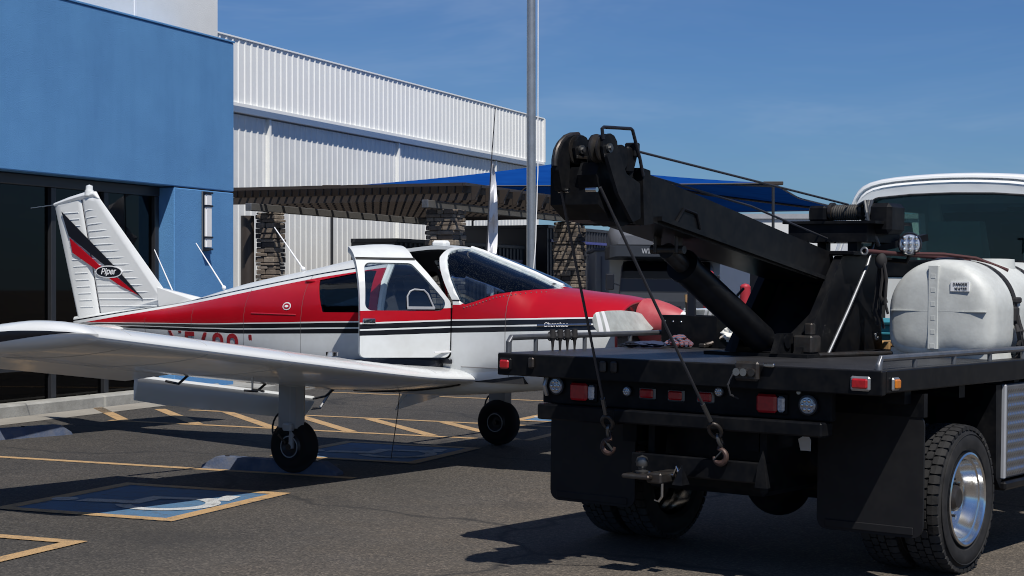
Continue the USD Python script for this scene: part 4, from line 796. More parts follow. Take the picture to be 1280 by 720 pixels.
for sy in (-1, 1):
    w = A.part('wing', loft([sec(sy * y, 0, 0.72) for y in np.linspace(0.35, YT, 24)]), K['white_wing'], smooth=40)
    A.part('aileron', loft([sec(sy * y, 0.728, 1.0, 1.0, 0.136) for y in np.linspace(2.78, YT, 8)]), K['white_wing'], smooth=40, parent=w)
    A.part('flap_cove', loft([sec(sy * y, 0.72, 0.74, 0.9) for y in np.linspace(0.6, 2.76, 6)]), K['grey'], smooth=40, parent=w)
    # tip fairing: rounded bulge with a band in dark navy
    x, u, l = airfoil(0, 1.0, 64); nphi = 31; V = []
    for xx_, uu, ll in zip(x, u, l):
        h = (uu - ll) / 2 * CH; m_ = (uu + ll) / 2 * CH; bul = 0.19 * min(1, math.sqrt(max(h, 0) / 0.11)); dr = 0.136 * max(xx_ - 0.72, 0) * CH
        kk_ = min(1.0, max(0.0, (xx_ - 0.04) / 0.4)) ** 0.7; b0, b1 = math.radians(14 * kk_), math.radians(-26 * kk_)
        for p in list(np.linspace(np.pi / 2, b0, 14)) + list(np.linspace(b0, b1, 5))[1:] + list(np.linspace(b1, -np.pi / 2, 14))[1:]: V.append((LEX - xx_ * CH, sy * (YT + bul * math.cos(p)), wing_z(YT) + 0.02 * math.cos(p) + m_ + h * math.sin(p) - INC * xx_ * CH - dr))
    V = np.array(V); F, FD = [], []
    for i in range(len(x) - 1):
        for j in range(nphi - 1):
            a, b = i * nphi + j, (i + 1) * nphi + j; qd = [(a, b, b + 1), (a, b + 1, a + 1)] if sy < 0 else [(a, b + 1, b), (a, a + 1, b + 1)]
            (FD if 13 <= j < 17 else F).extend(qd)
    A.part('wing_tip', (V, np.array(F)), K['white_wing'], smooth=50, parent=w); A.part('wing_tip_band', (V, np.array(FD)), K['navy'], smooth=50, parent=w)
    for y in (1.02, 1.95, 2.77, 3.62, 4.3): A.part('skin_seam', MB().tube(sec(sy * y, 0, 0.72, 1.0)[4:76], 0.0022, 5), K['wingseam'], parent=w)
    # lowered flap: a curved panel hanging below the cove
    rr = []
    for y in np.linspace(0.66, 2.74, 6):
        zt = 0.52 + 0.128 * (y - 0.66); xt = -0.47; ca, sa = math.cos(math.radians(58)), math.sin(math.radians(58)); prf = []
        for fx_, th in ((0, 0.0), (0.012, 0.02), (0.05, 0.03), (0.11, 0.024), (0.235, 0.004)): prf.append((fx_, th))
        pts = [(a, b) for a, b in prf] + [(a, -b * 0.55) for a, b in prf[::-1][:-1]]
        rr.append([(xt - (a * ca - b * sa), sy * (y - (a * 0.45 if y > 2.7 else 0)), zt - (a * sa + b * ca) + 0.02) for a, b in pts])
    fl = A.part('flap', loft(rr), K['white_wing'], smooth=30, parent=w)
    for y in (0.9, 1.75, 2.62): A.part('flap_hinge', MB().tube([(LEX - 0.70 * CH, sy * y, wing_z(y) - INC * CH * 0.7 - 0.03), (LEX - 0.76 * CH, sy * y, wing_z(y) - INC * CH * 0.76 - 0.09), (LEX - 0.84 * CH, sy * y, 0.52 + 0.128 * (y - 0.66) - 0.01)], 0.010, 6), K['darksteel'], parent=w)
    A.part('root_fairing', MB().tube([p for p in sec(sy * 0.61, 0, 0.72)[25:72]], 0.016, 8), K['seal'], parent=w)
    A.part('landing_wire', MB().box((0.15, sy * 2.0 - 0.02, wing_z(2) + 0.04), (0.22, sy * 2.0 + 0.02, wing_z(2) + 0.075), 0.006), K['white'], parent=w)
    A.part('fuel_cap', MB().cyl((0.7, sy * 1.9, wing_z(1.9) + 0.10), (0.7, sy * 1.9, wing_z(1.9) + 0.128), 0.045), K['chrome'], parent=w)
    A.part('pitot_mast', MB().tube([(0.45, sy * 2.5, wing_z(2.5) - 0.10), (0.45, sy * 2.5, wing_z(2.5) - 0.2), (0.56, sy * 2.5, wing_z(2.5) - 0.21)], 0.009, 6), K['steel'], parent=w)
A.part('wing_walk', MB().tube([(x, -0.62, wing_z(0.62) + np.interp(x, (-0.75, 0.1, 0.5, 0.8), (0.0, 0.07, 0.10, 0.09))) for x in np.linspace(-0.75, 0.78, 9)], 0.06, 8), K['navy'])
# stabilator
for sy in (-1, 1):
    rr = []
    for y in np.linspace(0.03, 1.5, 5):
        a = np.arange(24) / 24 * 2 * np.pi; rr.append(np.stack([-3.62 + 0.38 * np.cos(a), np.full(24, sy * y), 1.02 + 0.042 * np.sin(a) * (0.6 + 0.4 * np.cos(a))], 1))
    A.part('stabilator', loft(rr), K['white'], smooth=40)
# landing gear
def gear(x, y, z_top, fair, main=True):
    g = A.part('gear_leg', MB().cyl((x + 0.02, y, z_top), (x + 0.02, y, 0.36), 0.034).cyl((x + 0.02, y, 0.40), (x + 0.01, y, 0.2), 0.024).box((x - 0.03, y - 0.075, 0.34), (x + 0.06, y + 0.075, 0.40), 0.012), K['grey'])
    sd = 1 if y > 0 else -1; off = 0.10 * (sd if main else 0)
    if fair: A.part('leg_fairing', loft([[(x + dx, y - off * 0.2 + dy, z) for dx, dy in ((-0.10, -0.05), (0.08, -0.055), (0.115, 0), (0.08, 0.055), (-0.10, 0.05))] for z in (0.36, z_top)]), K['gearpaint'], smooth=30)
    A.part('torque_link', MB().bar((x - 0.03, y, 0.40), (x - 0.14, y, 0.33), 0.05, 0.02).bar((x - 0.14, y, 0.33), (x - 0.03, y, 0.24), 0.05, 0.02), K['darksteel'])
    A.part('brake_hose', MB().tube(arc((x - 0.06, y + 0.03, 0.34), 0.15, 80, 280, 14, 'xz'), 0.008, 6), K['seal'])
    yw = y + off * -1 * 0.5 if main else y; h = 0.078
    ty = A.part('tyre', MB().lathe((x, yw - h, 0.212), (0, 1, 0), [(0.03, 0.10), (0.012, 0.115), (0.0, 0.15), (0.008, 0.18), (0.03, 0.203), (0.055, 0.211), (2 * h - 0.055, 0.211), (2 * h - 0.03, 0.203), (2 * h - 0.008, 0.18), (2 * h, 0.15), (2 * h - 0.012, 0.115), (2 * h - 0.03, 0.10)], 44), K['plane_rubber'], smooth=40)
    A.part('rim', MB().lathe((x, yw - h + 0.012, 0.212), (0, 1, 0), [(0.03, 0), (0.03, 0.05), (0.012, 0.072), (0.0, 0.078), (0.008, 0.086), (0.02, 0.106), (2 * h - 0.04, 0.106), (2 * h - 0.03, 0.08), (2 * h - 0.05, 0)], 36), K['navy'], parent=ty)
    A.part('rim_edge', MB().tube(arc((x, yw - h + 0.010, 0.212), 0.082, 0, 345, 30, 'xz'), 0.004, 6, True), K['grey'], parent=ty)
    A.part('axle_nut', MB().cyl((x, yw - h - 0.002, 0.212), (x, yw + h, 0.212), 0.022), K['darksteel'], parent=ty)
gear(0, -1.525, wing_z(1.5) - 0.02, True); gear(0, 1.525, wing_z(1.5) - 0.02, True); gear(1.92, 0.0, 0.80, False, False)
for y in (-1.525, 1.525): A.part('leg_socket', MB().ball((0.02, y, wing_z(1.5) - 0.075), 0.14, (1.2, 0.8, 0.45)), K['white_wing'])
A.part('static_wire', MB().tube([(0.12, -0.25, 0.60), (0.1, -0.25, 0.4), (0.06, -0.28, 0.02)], 0.004, 5), K['cable'])
A.part('belly_drain', MB().box((1.5, -0.1, 0.62), (1.62, 0.05, 0.665), 0.01).cyl((1.9, -0.12, 0.62), (1.9, -0.12, 0.72), 0.03), K['darksteel'])
A.part('step_bar', MB().tube([(-0.55, -0.3, 0.6), (-0.6, -0.42, 0.42), (-0.6, -0.55, 0.42)], 0.012, 6), K['steel'])

# ------------------------------------------------------------------ tow truck (x forward from the tail, y left from the right edge of the deck, z up)
TF = lot_frame(1.7776, 8.4042, 0.9274)
T = Thing('tow_truck', 'black wrecker tow truck with white cab, seen from behind', 'tow truck', frame=TF)
W, YC, DZ = 2.345, 1.17, 1.138
T.part('deck', bx((0.004, 0.004, DZ - 0.03), (3.35, W - 0.004, DZ)), K['deckplate'], smooth=False)
T.part('rear_apron', bx((0, 0, DZ - 0.125), (0.05, W, DZ - 0.002), 0.006), K['blackgloss'])
for y0 in (0, W - 0.05): T.part('side_apron', bx((0.051, y0, DZ - 0.115), (3.35, y0 + 0.05, DZ - 0.002), 0.006), K['blackgloss'])
lp = T.part('lamp_panel', bx((0.09, 0.31, 0.865), (0.14, 2.09, 1.03), 0.006), K['black'])
T.part('rear_step', bx((0.0, 0.32, 0.79), (0.13, 1.56, 0.862), 0.008), K['blackgloss']); T.part('rear_step', bx((0.05, 1.565, 0.775), (0.14, 2.10, 0.862), 0.008), K['blackgloss'])
T.part('panel_bolt', MB().cyl((0.09, 0.49, 1.005), (0.08, 0.49, 1.005), 0.012, n=10), K['steel'])
def rect_lamp(y, z, w, h, x, m='lensred', bez='steel', par=None, face=0):
    b = T.part('marker_lamp', bx((x - 0.012, y - w / 2 - 0.011, z - h / 2 - 0.011), (x + 0.01, y + w / 2 + 0.011, z + h / 2 + 0.011), 0.009), K[bez], parent=None)
    T.part('lens', bx((x - 0.022, y - w / 2, z - h / 2), (x, y + w / 2, z + h / 2), 0.008), K[m], parent=b)
K['bezel'] = mat('dull_chrome_bezel', (0.12, 0.12, 0.12), 0.35, metal=0.8, var=0.2)
for y, z in ((1.395, 0.952), (1.215, 0.950), (1.035, 0.952)): rect_lamp(y, z, 0.085, 0.048, 0.09, bez='bezel')
rect_lamp(0.112, 1.07, 0.085, 0.05, 0.0, bez='steel'); rect_lamp(2.285, 1.075, 0.065, 0.05, 0.0, bez='black')
for y, sg_ in ((0.635, 1), (1.80, -1)):     # large stop lamps with a clear end
    b = T.part('stop_lamp', bx((0.07, y - 0.085, 0.885), (0.09, y + 0.085, 0.995), 0.008), K['black'])
    T.part('lens', bx((0.045, y - 0.035, 0.893), (0.075, y + 0.08, 0.988), 0.012), K['lensred'], parent=b)
    T.part('clear_lens', bx((0.05, y - 0.078, 0.90), (0.075, y - 0.037, 0.98), 0.01), K['lensclear'], parent=b)
def round_lamp(y, z, r, x=0.09):
    b = T.part('round_lamp', MB().lathe((x, y, z), (-1, 0, 0), [(0, 0), (0, r * 1.18), (0.02, r * 1.15), (0.022, r), (0.022, 0)], 28), K['navy'])
    T.part('lens', MB().lathe((x - 0.021, y, z), (-1, 0, 0), [(0, 0), (0, r * 0.97), (0.008, r * 0.85), (0.012, 0)], 28), K['lensclear'], parent=b)
    m = MB()
    for k in range(7): a = k * math.pi / 3; q = (0, 0) if k == 6 else (math.cos(a), math.sin(a)); m.ball((x - 0.033, y + q[0] * r * .55, z + q[1] * r * .55), r * 0.2, (0.5, 1, 1), 2)
    T.part('led_reflector', m, K['chrome'], parent=b, kind='stuff')
round_lamp(0.432, 0.943, 0.046); round_lamp(1.985, 0.965, 0.044); round_lamp(0.945, 0.985, 0.024); round_lamp(1.515, 0.958, 0.024)
T.part('lamp_guard', MB().tube([(0.07, 2.045, 0.91), (0.05, 2.05, 0.965), (0.07, 2.045, 1.02)], 0.012, 8), K['steel'])
am = T.part('side_lamp', bx((0.10, -0.016, 1.035), (0.18, 0.002, 1.10), 0.008), K['steel']); T.part('lens', bx((0.112, -0.028, 1.043), (0.168, -0.01, 1.092), 0.008), K['amber'], parent=am)
# rails round the deck
def rail(pts, posts, r=0.017):
    T.part('deck_rail', MB().tube(pts, r, 10), K['railsteel'])
    for p in posts: T.part('rail_post', MB().cyl((p[0], p[1], DZ - 0.01), (p[0], p[1], p[2]), 0.013), K['railsteel'])
rz = DZ + 0.055
rail([(0.03, 0.03, DZ - 0.005), (0.03, 0.03, rz - 0.03), (0.045, 0.03, rz), (3.3, 0.03, rz)], [(x, 0.03, rz) for x in (0.45, 0.95, 1.45, 1.95, 2.6, 3.2)])
rail([(0.06, W - 0.035, DZ - 0.005), (0.06, W - 0.035, rz + 0.005), (0.08, W - 0.035, rz + 0.03), (3.3, W - 0.035, rz + 0.03)], [(x, W - 0.035, rz + 0.03) for x in (0.32, 0.82, 1.32, 2.0, 2.8)])
T.part('deck_edge_pipe', MB().tube([(1.0, 0.85, DZ + 0.014), (1.6, 0.72, DZ + 0.014), (2.1, 0.60, DZ + 0.014)], 0.014, 8), K['darksteel'])
# receptacle box on the rear apron
rb = T.part('trailer_socket', MB().box((-0.035, 0.66, 1.055), (0.0, 0.80, 1.155), 0.012), K['darksteel'])
for y in (0.69, 0.735, 0.775): T.part('socket_lid', MB().cyl((-0.036, y, 1.10), (-0.055, y, 1.10), 0.02, n=14), K['chrome'] if y > 0.7 else K['darksteel'], parent=rb)
T.part('socket_wire', MB().tube([(-0.02, 0.81, 1.09), (-0.04, 0.83, 1.03), (-0.03, 0.82, 0.98), (0.02, 0.80, 0.96)], 0.006, 6), K['cable']); T.part('latch', MB().box((-0.02, 0.58, 1.13), (0.0, 0.64, 1.148), 0.004), K['chrome'])
for y in (1.55, 1.62, 2.1): T.part('apron_bracket', MB().box((-0.02, y - 0.02, 1.06), (0.0, y + 0.02, 1.12), 0.008), K['darksteel'])
# frame, axle, tow gear and added light blockers under the deck
for y in (0.75, 1.5): T.part('frame_rail', bx((0.15, y, 0.68), (6.2, y + 0.09, 0.9)), K['black'])
for x in (0.4, 1.1, 1.9, 2.7): T.part('cross_member', bx((x, 0.06, 0.95), (x + 0.08, W - 0.06, 1.107)), K['black'])
T.part('rear_axle', MB().cyl((1.16, 0.3, 0.40), (1.16, W - 0.3, 0.40), 0.07).ball((1.16, YC, 0.40), 0.19), K['black'])
for y in (0.62, 1.63): T.part('leaf_spring', MB().tube([(0.55, y, 0.62), (1.16, y, 0.50), (1.8, y, 0.62)], 0.04, 8), K['black'])
T.part('fuel_tank', bx((2.0, 0.62, 0.45), (3.1, 1.75, 0.95), 0.04), K['black'])
T.part('added_shade_box', bx((0.32, 0.80, 0.42), (0.95, 1.55, 0.88), 0.03), K['black'])  # added box, fills the under-deck space so it stays dark
T.part('added_shade_cylinder', MB().cyl((1.75, 0.5, 0.62), (1.75, 1.9, 0.62), 0.14), K['black'])  # invented cylinder, put here to stop light leaking under the deck
T.part('added_shade_panel', bx((2.3, 0.1, 0.5), (2.33, W - 0.1, 1.1)), K['black'])  # added dark sheet closing the sunlit gaps beneath the truck
T.part('cross_bar', bx((0.05, 0.67, 0.525), (0.14, 1.47, 0.635), 0.008), K['blackgloss'])
for y in (0.72, 1.40): T.part('drop_bracket', MB().add(prism([(0.145, 0.52), (0.145, 0.87), (0.3, 0.9), (0.24, 0.52)], 1, y - 0.02, y + 0.02)), K['black'])
T.part('stiff_arm', MB().add(m3.Manifold.hull_points(np.array([(0.02, 0.63, 0.51), (0.02, 0.70, 0.51), (0.02, 0.645, 0.62), (0.02, 0.685, 0.62), (0.03, 0.66, 0.70), (0.06, 0.63, 0.51), (0.06, 0.70, 0.51), (0.05, 0.665, 0.70)]))), K['black'])
hb = T.part('ball_mount', MB().box((-0.16, 1.15, 0.505), (0.06, 1.24, 0.56), 0.008).box((-0.2, 1.20, 0.525), (-0.02, 1.37, 0.548), 0.008), K['darksteel'])
T.part('hitch_ball', MB().lathe((-0.12, 1.29, 0.548), (0, 0, 1), [(0, 0), (0, 0.032), (0.012, 0.036), (0.02, 0.018), (0.03, 0.02), (0.04, 0.03), (0.062, 0.034), (0.085, 0.026), (0.097, 0)], 24), K['bezel'], parent=hb)
T.part('hitch_pin', MB().tube([(-0.05, 1.10, 0.55), (-0.05, 1.12, 0.59), (-0.05, 1.14, 0.545), (-0.05, 1.3, 0.545)], 0.009, 8).tube([(-0.08, 1.19, 0.51), (-0.08, 1.19, 0.43), (-0.08, 1.21, 0.405), (-0.08, 1.235, 0.41)], 0.007, 6), K['chrome'], parent=hb)
T.part('pintle_jaw', MB().add(m3.Manifold.hull_points(np.array([(-0.1, 1.06, 0.5), (-0.1, 1.12, 0.5), (-0.02, 1.06, 0.5), (-0.02, 1.12, 0.5), (-0.06, 1.08, 0.60), (-0.04, 1.10, 0.60)]))), K['black'], parent=hb)
# mud flaps
def flap_poly(y0, y1, side): return list(sg.Polygon([(y0, 0.26), (y1, 0.26), (y1, 0.9), (y0, 0.9)]).buffer(-0.06).buffer(0.06, quad_segs=5).exterior.coords)[:-1]
K['flapedge'] = mat('mudflap_strip', (0.03, 0.03, 0.03), 0.5, metal=0.3)
for y0, y1 in ((0.005, 0.60), (1.745, 2.335)):
    fp = T.part('mud_flap', prism(flap_poly(y0, y1, 0), 0, 0.52, 0.535), K['flap'], smooth=False)
    T.part('flap_hanger', bx((0.515, y0, 0.88), (0.56, y1, 1.0)), K['black']); T.part('flap_weight', bx((0.512, y0 + 0.05, 0.275), (0.52, y1 - 0.05, 0.315), 0.003), K['flap'], parent=fp)
# wheels
def truck_wheel(x, y, sgn, deep):
    """sgn +1: outer face towards -y (right side)."""
    d = (0, sgn, 0); Rr, w = 0.402, 0.225; a = (x, y, Rr)
    prof = [(0.035, 0.255), (0.008, 0.275), (0.0, 0.31), (0.004, 0.345), (0.022, 0.375), (0.034, 0.388), (w - 0.034, 0.388), (w - 0.022, 0.375), (w - 0.004, 0.345), (w, 0.31), (w - 0.008, 0.275), (w - 0.035, 0.255)]
    ty = T.part('tyre', MB().lathe(a, d, prof, 64), K['rubber'], smooth=35)
    tb = MB(); n = 46
    for k in range(n):
        for row, (h0, h1, ph) in enumerate(((0.012, 0.068, 0.0), (0.074, 0.110, 0.5), (0.115, 0.151, 0.0), (0.157, 0.213, 0.5))):
            t0 = (k + ph) / n * 2 * math.pi; dt = 2 * math.pi / n; pts = []
            for hh, tt0, tt1 in ((h0, 0.08, 0.80), ((h0 + h1) / 2, 0.0, 0.90), (h1, 0.1, 0.84)):
                for tt in (tt0, tt1):
                    for rr in (0.380, 0.4025 if row in (1, 2) else 0.400):
                        an = t0 + tt * dt; ro = rr - (0.006 if hh in (0.012, 0.213) else 0); pts.append((x + ro * math.cos(an), y + sgn * hh, Rr + ro * math.sin(an)))
            tb.add(m3.Manifold.hull_points(np.array(pts)))
    T.part('tread_blocks', tb, K['rubber'], smooth=False, parent=ty, kind='stuff')
    T.part('sidewall_ring', MB().tube(arc((x, y + sgn * 0.004, Rr), 0.352, 0, 354, 60, 'xz'), 0.0035, 6, True), K['rubber'], parent=ty)
    if deep: prof = [(0.13, 0.0), (0.13, 0.10), (0.118, 0.115), (0.125, 0.15), (0.11, 0.19), (0.06, 0.208), (0.035, 0.214), (0.03, 0.228), (0.008, 0.233), (0.0, 0.243), (0.004, 0.253), (0.03, 0.256), (0.2, 0.25)]
    else: prof = [(0.05, 0.0), (0.05, 0.1), (0.02, 0.15), (0.05, 0.22), (0.01, 0.25), (0.2, 0.25)]
    rm = T.part('rim', MB().lathe(a, d, prof, 64), K['alu'], smooth=35, parent=ty)
    if deep:
        hubm = MB().lathe((x, y + sgn * 0.13, Rr), (0, -sgn, 0), [(0, 0.075), (0.06, 0.07), (0.075, 0.05), (0.075, 0)], 28); T.part('hub', hubm, K['darksteel'], parent=ty)
        for k in range(10): an = k * math.pi / 5; T.part('lug_nut', MB().cyl((x + 0.112 * math.cos(an), y + sgn * 0.125, Rr + 0.112 * math.sin(an)), (x + 0.112 * math.cos(an), y + sgn * 0.085, Rr + 0.112 * math.sin(an)), 0.014, n=8), K['chrome'], parent=ty)
truck_wheel(1.16, 0.02, 1, True); truck_wheel(1.16, 0.275, 1, False)
truck_wheel(1.16, W - 0.02, -1, True); truck_wheel(1.16, W - 0.275, -1, False)
truck_wheel(6.1, 0.12, 1, False); truck_wheel(6.1, W - 0.12, -1, False)
T.part('paper_tag', MB().add(prism([(0.66, 0.66), (0.72, 0.66), (0.735, 0.72), (0.70, 0.74), (0.69, 0.76), (0.675, 0.74), (0.66, 0.72)], 0, 0.556, 0.560)), K['decal_white'], smooth=False)
# side tool box and running board
bxp = T.part('side_box', bx((1.66, 0.012, 0.47), (3.3, 0.55, 1.0), 0.012), K['aluplate'], smooth=False)
tb = MB(); tr = 0
for zi in np.arange(0.495, 0.985, 0.026):
    for xi_ in np.arange(1.69 + 0.013 * (tr % 2), 2.75, 0.026):
        a_ = 0.011 * (1 if tr % 2 else -1); tb.add(m3.Manifold.hull_points(np.array([(xi_ - 0.011, 0.012, zi - a_), (xi_ + 0.011, 0.012, zi + a_), (xi_ - 0.004, 0.012, zi + 0.004), (xi_ + 0.004, 0.012, zi - 0.004), (xi_ - 0.006, 0.0095, zi - a_ * .6), (xi_ + 0.006, 0.0095, zi + a_ * .6), (xi_, 0.0095, zi + 0.003), (xi_, 0.0095, zi - 0.003)])))
    tr += 1
T.part('tread_lozenges', tb, K['alu'], smooth=False, parent=bxp, kind='stuff')
T.part('box_corner', bx((1.64, 0.008, 0.47), (1.665, 0.05, 1.0), 0.006), K['grey'], parent=bxp); T.part('box_latch', bx((2.4, -0.01, 0.8), (2.55, 0.012, 0.88), 0.008), K['chrome'], parent=bxp)
T.part('mud_guard', prism([(1.57, 0.48), (1.63, 0.42), (1.66, 0.42), (1.66, 1.0), (1.55, 1.0)], 1, 0.03, 0.5), K['black'], smooth=False)
T.part('running_board', bx((1.64, 0.0, 0.405), (3.5, 0.3, 0.455), 0.012), K['blackgloss'])

# cab
CX = 3.62
HP = [(1.0, 0.62), (1.01, 1.30), (0.98, 1.60), (0.80, 2.09), (0.782, 2.145), (0.762, 2.19), (0.735, 2.23), (0.695, 2.262), (0.64, 2.286), (0.56, 2.304), (0.45, 2.317), (0.3, 2.327), (0.15, 2.333), (0.0, 2.335)]
def cab_ring(x, k=1.0, zl=None):
    pts = [(y, z if zl is None else max(z, zl)) for y, z in HP]; full = pts + [(-y, z) for y, z in pts[::-1][1:]]
    return [(x, YC - y * k, 1.5 + (z - 1.5) * k) for y, z in full]
def cab_shell(i=0.0):
    q = 1 - i / 0.9
    return man(loft([cab_ring(CX + 0.0 + i, 0.905 * q), cab_ring(CX - 0.005 + i, 0.915 * q), cab_ring(CX + 0.004 + i, 0.93 * q), cab_ring(CX + 0.03 + i * .9, 0.942 * q), cab_ring(CX + 0.034 + i * .9, 0.948 * q), cab_ring(CX + 0.006 + i * .9, 0.953 * q), cab_ring(CX + 0.01 + i * .8, 0.97 * q), cab_ring(CX + 0.035 + i * .7, 0.985 * q), cab_ring(CX + 0.085 + i * .6, 0.996 * q), cab_ring(CX + 0.15 + i * .5, 1.0 * q), cab_ring(CX + 2.2 - i, 1.0 * q)]))
slope = man(prism([(CX + 1.05, 2.6), (CX + 1.25, 2.22), (CX + 1.95, 1.55), (CX + 2.6, 1.45), (CX + 2.6, 2.6)], 1, -1, 4))
slope_in = man(prism([(CX + 1.0, 2.6), (CX + 1.2, 2.2), (CX + 1.9, 1.55), (CX + 2.6, 1.40), (CX + 2.6, 2.6)], 1, -1, 4))
cabm = (cab_shell() - slope) - (cab_shell(0.05) - slope_in)
RWP = smooth_poly([(YC - 0.75, 1.62), (YC + 0.75, 1.62), (YC + 0.635, 2.115), (YC + 0.56, 2.16), (YC + 0.3, 2.18), (YC, 2.186), (YC - 0.3, 2.18), (YC - 0.56, 2.16), (YC - 0.635, 2.115)], 0.05)
rwc = man(prism(RWP, 0, CX - 0.2, CX + 0.3)); wsc = man(prism([(YC - 0.78, 1.56), (YC + 0.78, 1.56), (YC + 0.62, 2.17), (YC - 0.62, 2.17)], 0, CX + 0.9, CX + 2.1))
sdc = man(prism([(CX + 0.2, 1.6), (CX + 1.75, 1.6), (CX + 1.25, 2.1), (CX + 0.25, 2.1)], 1, -1, 4))
cab = T.part('cab', cabm - rwc - wsc - sdc, K['cab_white'], smooth=28)
gl = (cab_shell(0.015) - slope_in) - (cab_shell(0.022) - slope_in)
T.part('rear_window', prism(RWP, 0, CX + 0.03, CX + 0.036), K['glass_cab'], smooth=False, parent=cab)
T.part('windscreen', (np.array([(CX + 1.92, YC - 0.8, 1.56), (CX + 1.92, YC + 0.8, 1.56), (CX + 1.25, YC + 0.64, 2.19), (CX + 1.25, YC - 0.64, 2.19)]), [(0, 1, 2), (0, 2, 3)]), K['glass_cab'], smooth=False, parent=cab)
for s in (-1, 1): T.part('side_window', (np.array([(CX + 0.2, YC + s * 0.965, 1.6), (CX + 1.75, YC + s * 0.965, 1.6), (CX + 1.25, YC + s * 0.79, 2.1), (CX + 0.25, YC + s * 0.79, 2.1)]), [(0, 1, 2), (0, 2, 3)]), K['glass_cab'], smooth=False, parent=cab)
T.part('window_seal', MB().tube([(CX - 0.002, y, z) for y, z in RWP], 0.009, 6, True), K['seal'], parent=cab)
T.part('hood', loft([[(CX + 1.9, YC + y * k, z) for y, z in ((-1.0, 0.7), (1.0, 0.7), (0.98, 1.5), (0.6, 1.56), (-0.6, 1.56), (-0.98, 1.5))] if x == 0 else [(CX + 1.9 + x, YC + y * k, z0) for y, z0 in ((-0.98, 0.7), (0.98, 0.7), (0.95, 1.38), (0.6, 1.44), (-0.6, 1.44), (-0.95, 1.38))] for x, k in ((0, 1), (0.9, 0.98), (1.35, 0.9))]), K['cab_white'], smooth=30)
for y in (0.55, 1.25, 1.8):
    sm = MB().add(m3.Manifold.hull_points(np.array([(CX + 0.35 + dx, y + s * w, z) for dx, z, w in ((0.0, 1.2, 0.25), (0.18, 1.2, 0.25), (-0.12, 2.0, 0.19), (-0.02, 2.0, 0.19)) for s in (-1, 1)]))) 
    sm.add(bx((CX + 0.4, y - 0.26, 1.05), (CX + 0.95, y + 0.26, 1.22), 0.05)); T.part('seat', sm, K['seat'], parent=cab)
T.part('steering_wheel', MB().tube(arc((CX + 1.22, 1.72, 1.62), 0.19, 0, 350, 30, 'yz'), 0.015, 8, True), K['navy'], parent=cab)
T.part('dashboard', bx((CX + 1.35, 0.25, 1.2), (CX + 1.75, 2.1, 1.55), 0.06), K['inside'], parent=cab)
T.part('rear_view_mirror', bx((CX + 1.3, YC - 0.16, 1.95), (CX + 1.33, YC + 0.16, 2.03), 0.02), K['navy'], parent=cab)
T.part('headliner', bx((CX + 0.1, YC - 0.6, 2.24), (CX + 1.1, YC + 0.6, 2.25)), K['inside'], parent=cab); T.part('cab_back_panel', bx((CX + 0.08, YC - 0.8, 0.9), (CX + 0.11, YC + 0.8, 1.6)), K['inside'], parent=cab)
for s in (-1, 1):
    T.part('door_mirror', MB().box((CX + 1.5, YC + s * 1.28 - 0.11, 1.6), (CX + 1.6, YC + s * 1.28 + 0.11, 2.0), 0.03).bar((CX + 1.55, YC + s * 0.97, 1.65), (CX + 1.55, YC + s * 1.2, 1.7), 0.03, 0.03), K['navy'], parent=cab)
# headache rack
T.part('rack_beam', bx((3.34, 0.12, 1.60), (3.42, W - 0.12, 1.72), 0.01), K['black'])
for y in (0.12, 0.78, 1.56, W - 0.2): T.part('rack_post', bx((3.34, y, DZ), (3.42, y + 0.08, 1.60)), K['black'])
T.part('rack_panel', bx((3.36, 0.21, 1.38), (3.38, 0.77, 1.6)), K['black'])

# ------------------------------------------------------------------ boom and mast
for y in (0.93, 1.37): T.part('mast_plate', prism([(0.93, DZ + .001), (1.45, 1.715), (1.92, 1.735), (2.02, DZ + .001)], 1, y, y + 0.05), K['blackgloss'], smooth=False)
T.part('mast_web', prism([(1.15, DZ + .001), (1.62, 1.70), (1.86, 1.70), (1.96, DZ + .001)], 1, 0.985, 1.365), K['black'], smooth=False)
T.part('mast_base', bx((0.85, 0.84, DZ), (2.1, 1.50, DZ + 0.02)), K['black'])
T.part('mast_top_plate', bx((1.42, 0.84, 1.722), (1.95, 1.46, 1.745), 0.004), K['blackgloss'])
Y0, Y1 = 1.0, 1.34
bm_out = [(-0.60, 2.092), (1.46, 1.735), (1.50, 1.66), (1.42, 1.556), (0.45, 1.70), (-0.44, 1.838), (-0.585, 1.86)]
boom = T.part('boom', prism(bm_out, 1, Y0, Y1), K['blackgloss'], smooth=False)
T.part('boom_flange', MB().bar((-0.465, Y0 - 0.012, 1.868), (1.42, Y0 - 0.012, 1.572), 0.03, 0.022), K['blackgloss'], parent=boom)
T.part('boom_gusset', MB().tube([(-0.30, Y0 - 0.004, 1.85), (-0.22, Y0 - 0.004, 1.925), (-0.10, Y0 - 0.004, 1.905), (-0.06, Y0 - 0.004, 1.825)], 0.008, 6), K['black'], parent=boom)
T.part('boom_collar', prism([(-0.64, 2.11), (-0.57, 2.10), (-0.535, 1.84), (-0.62, 1.83)], 1, Y0 - 0.02, Y1 + 0.02), K['black'], smooth=False, parent=boom)
T.part('inner_boom', prism([(-0.95, 2.10), (-0.60, 2.06), (-0.57, 1.83), (-0.83, 1.85), (-0.95, 1.92)], 1, Y0 + 0.03, Y1 - 0.03), K['black'], smooth=False)
bl = MB()
for z in np.linspace(1.86, 2.04, 7): bl.cyl((-0.66, Y0 + 0.03, z), (-0.66, Y0 + 0.02, z), 0.008, n=8)
T.part('bolts', bl, K['bezel'], kind='stuff')
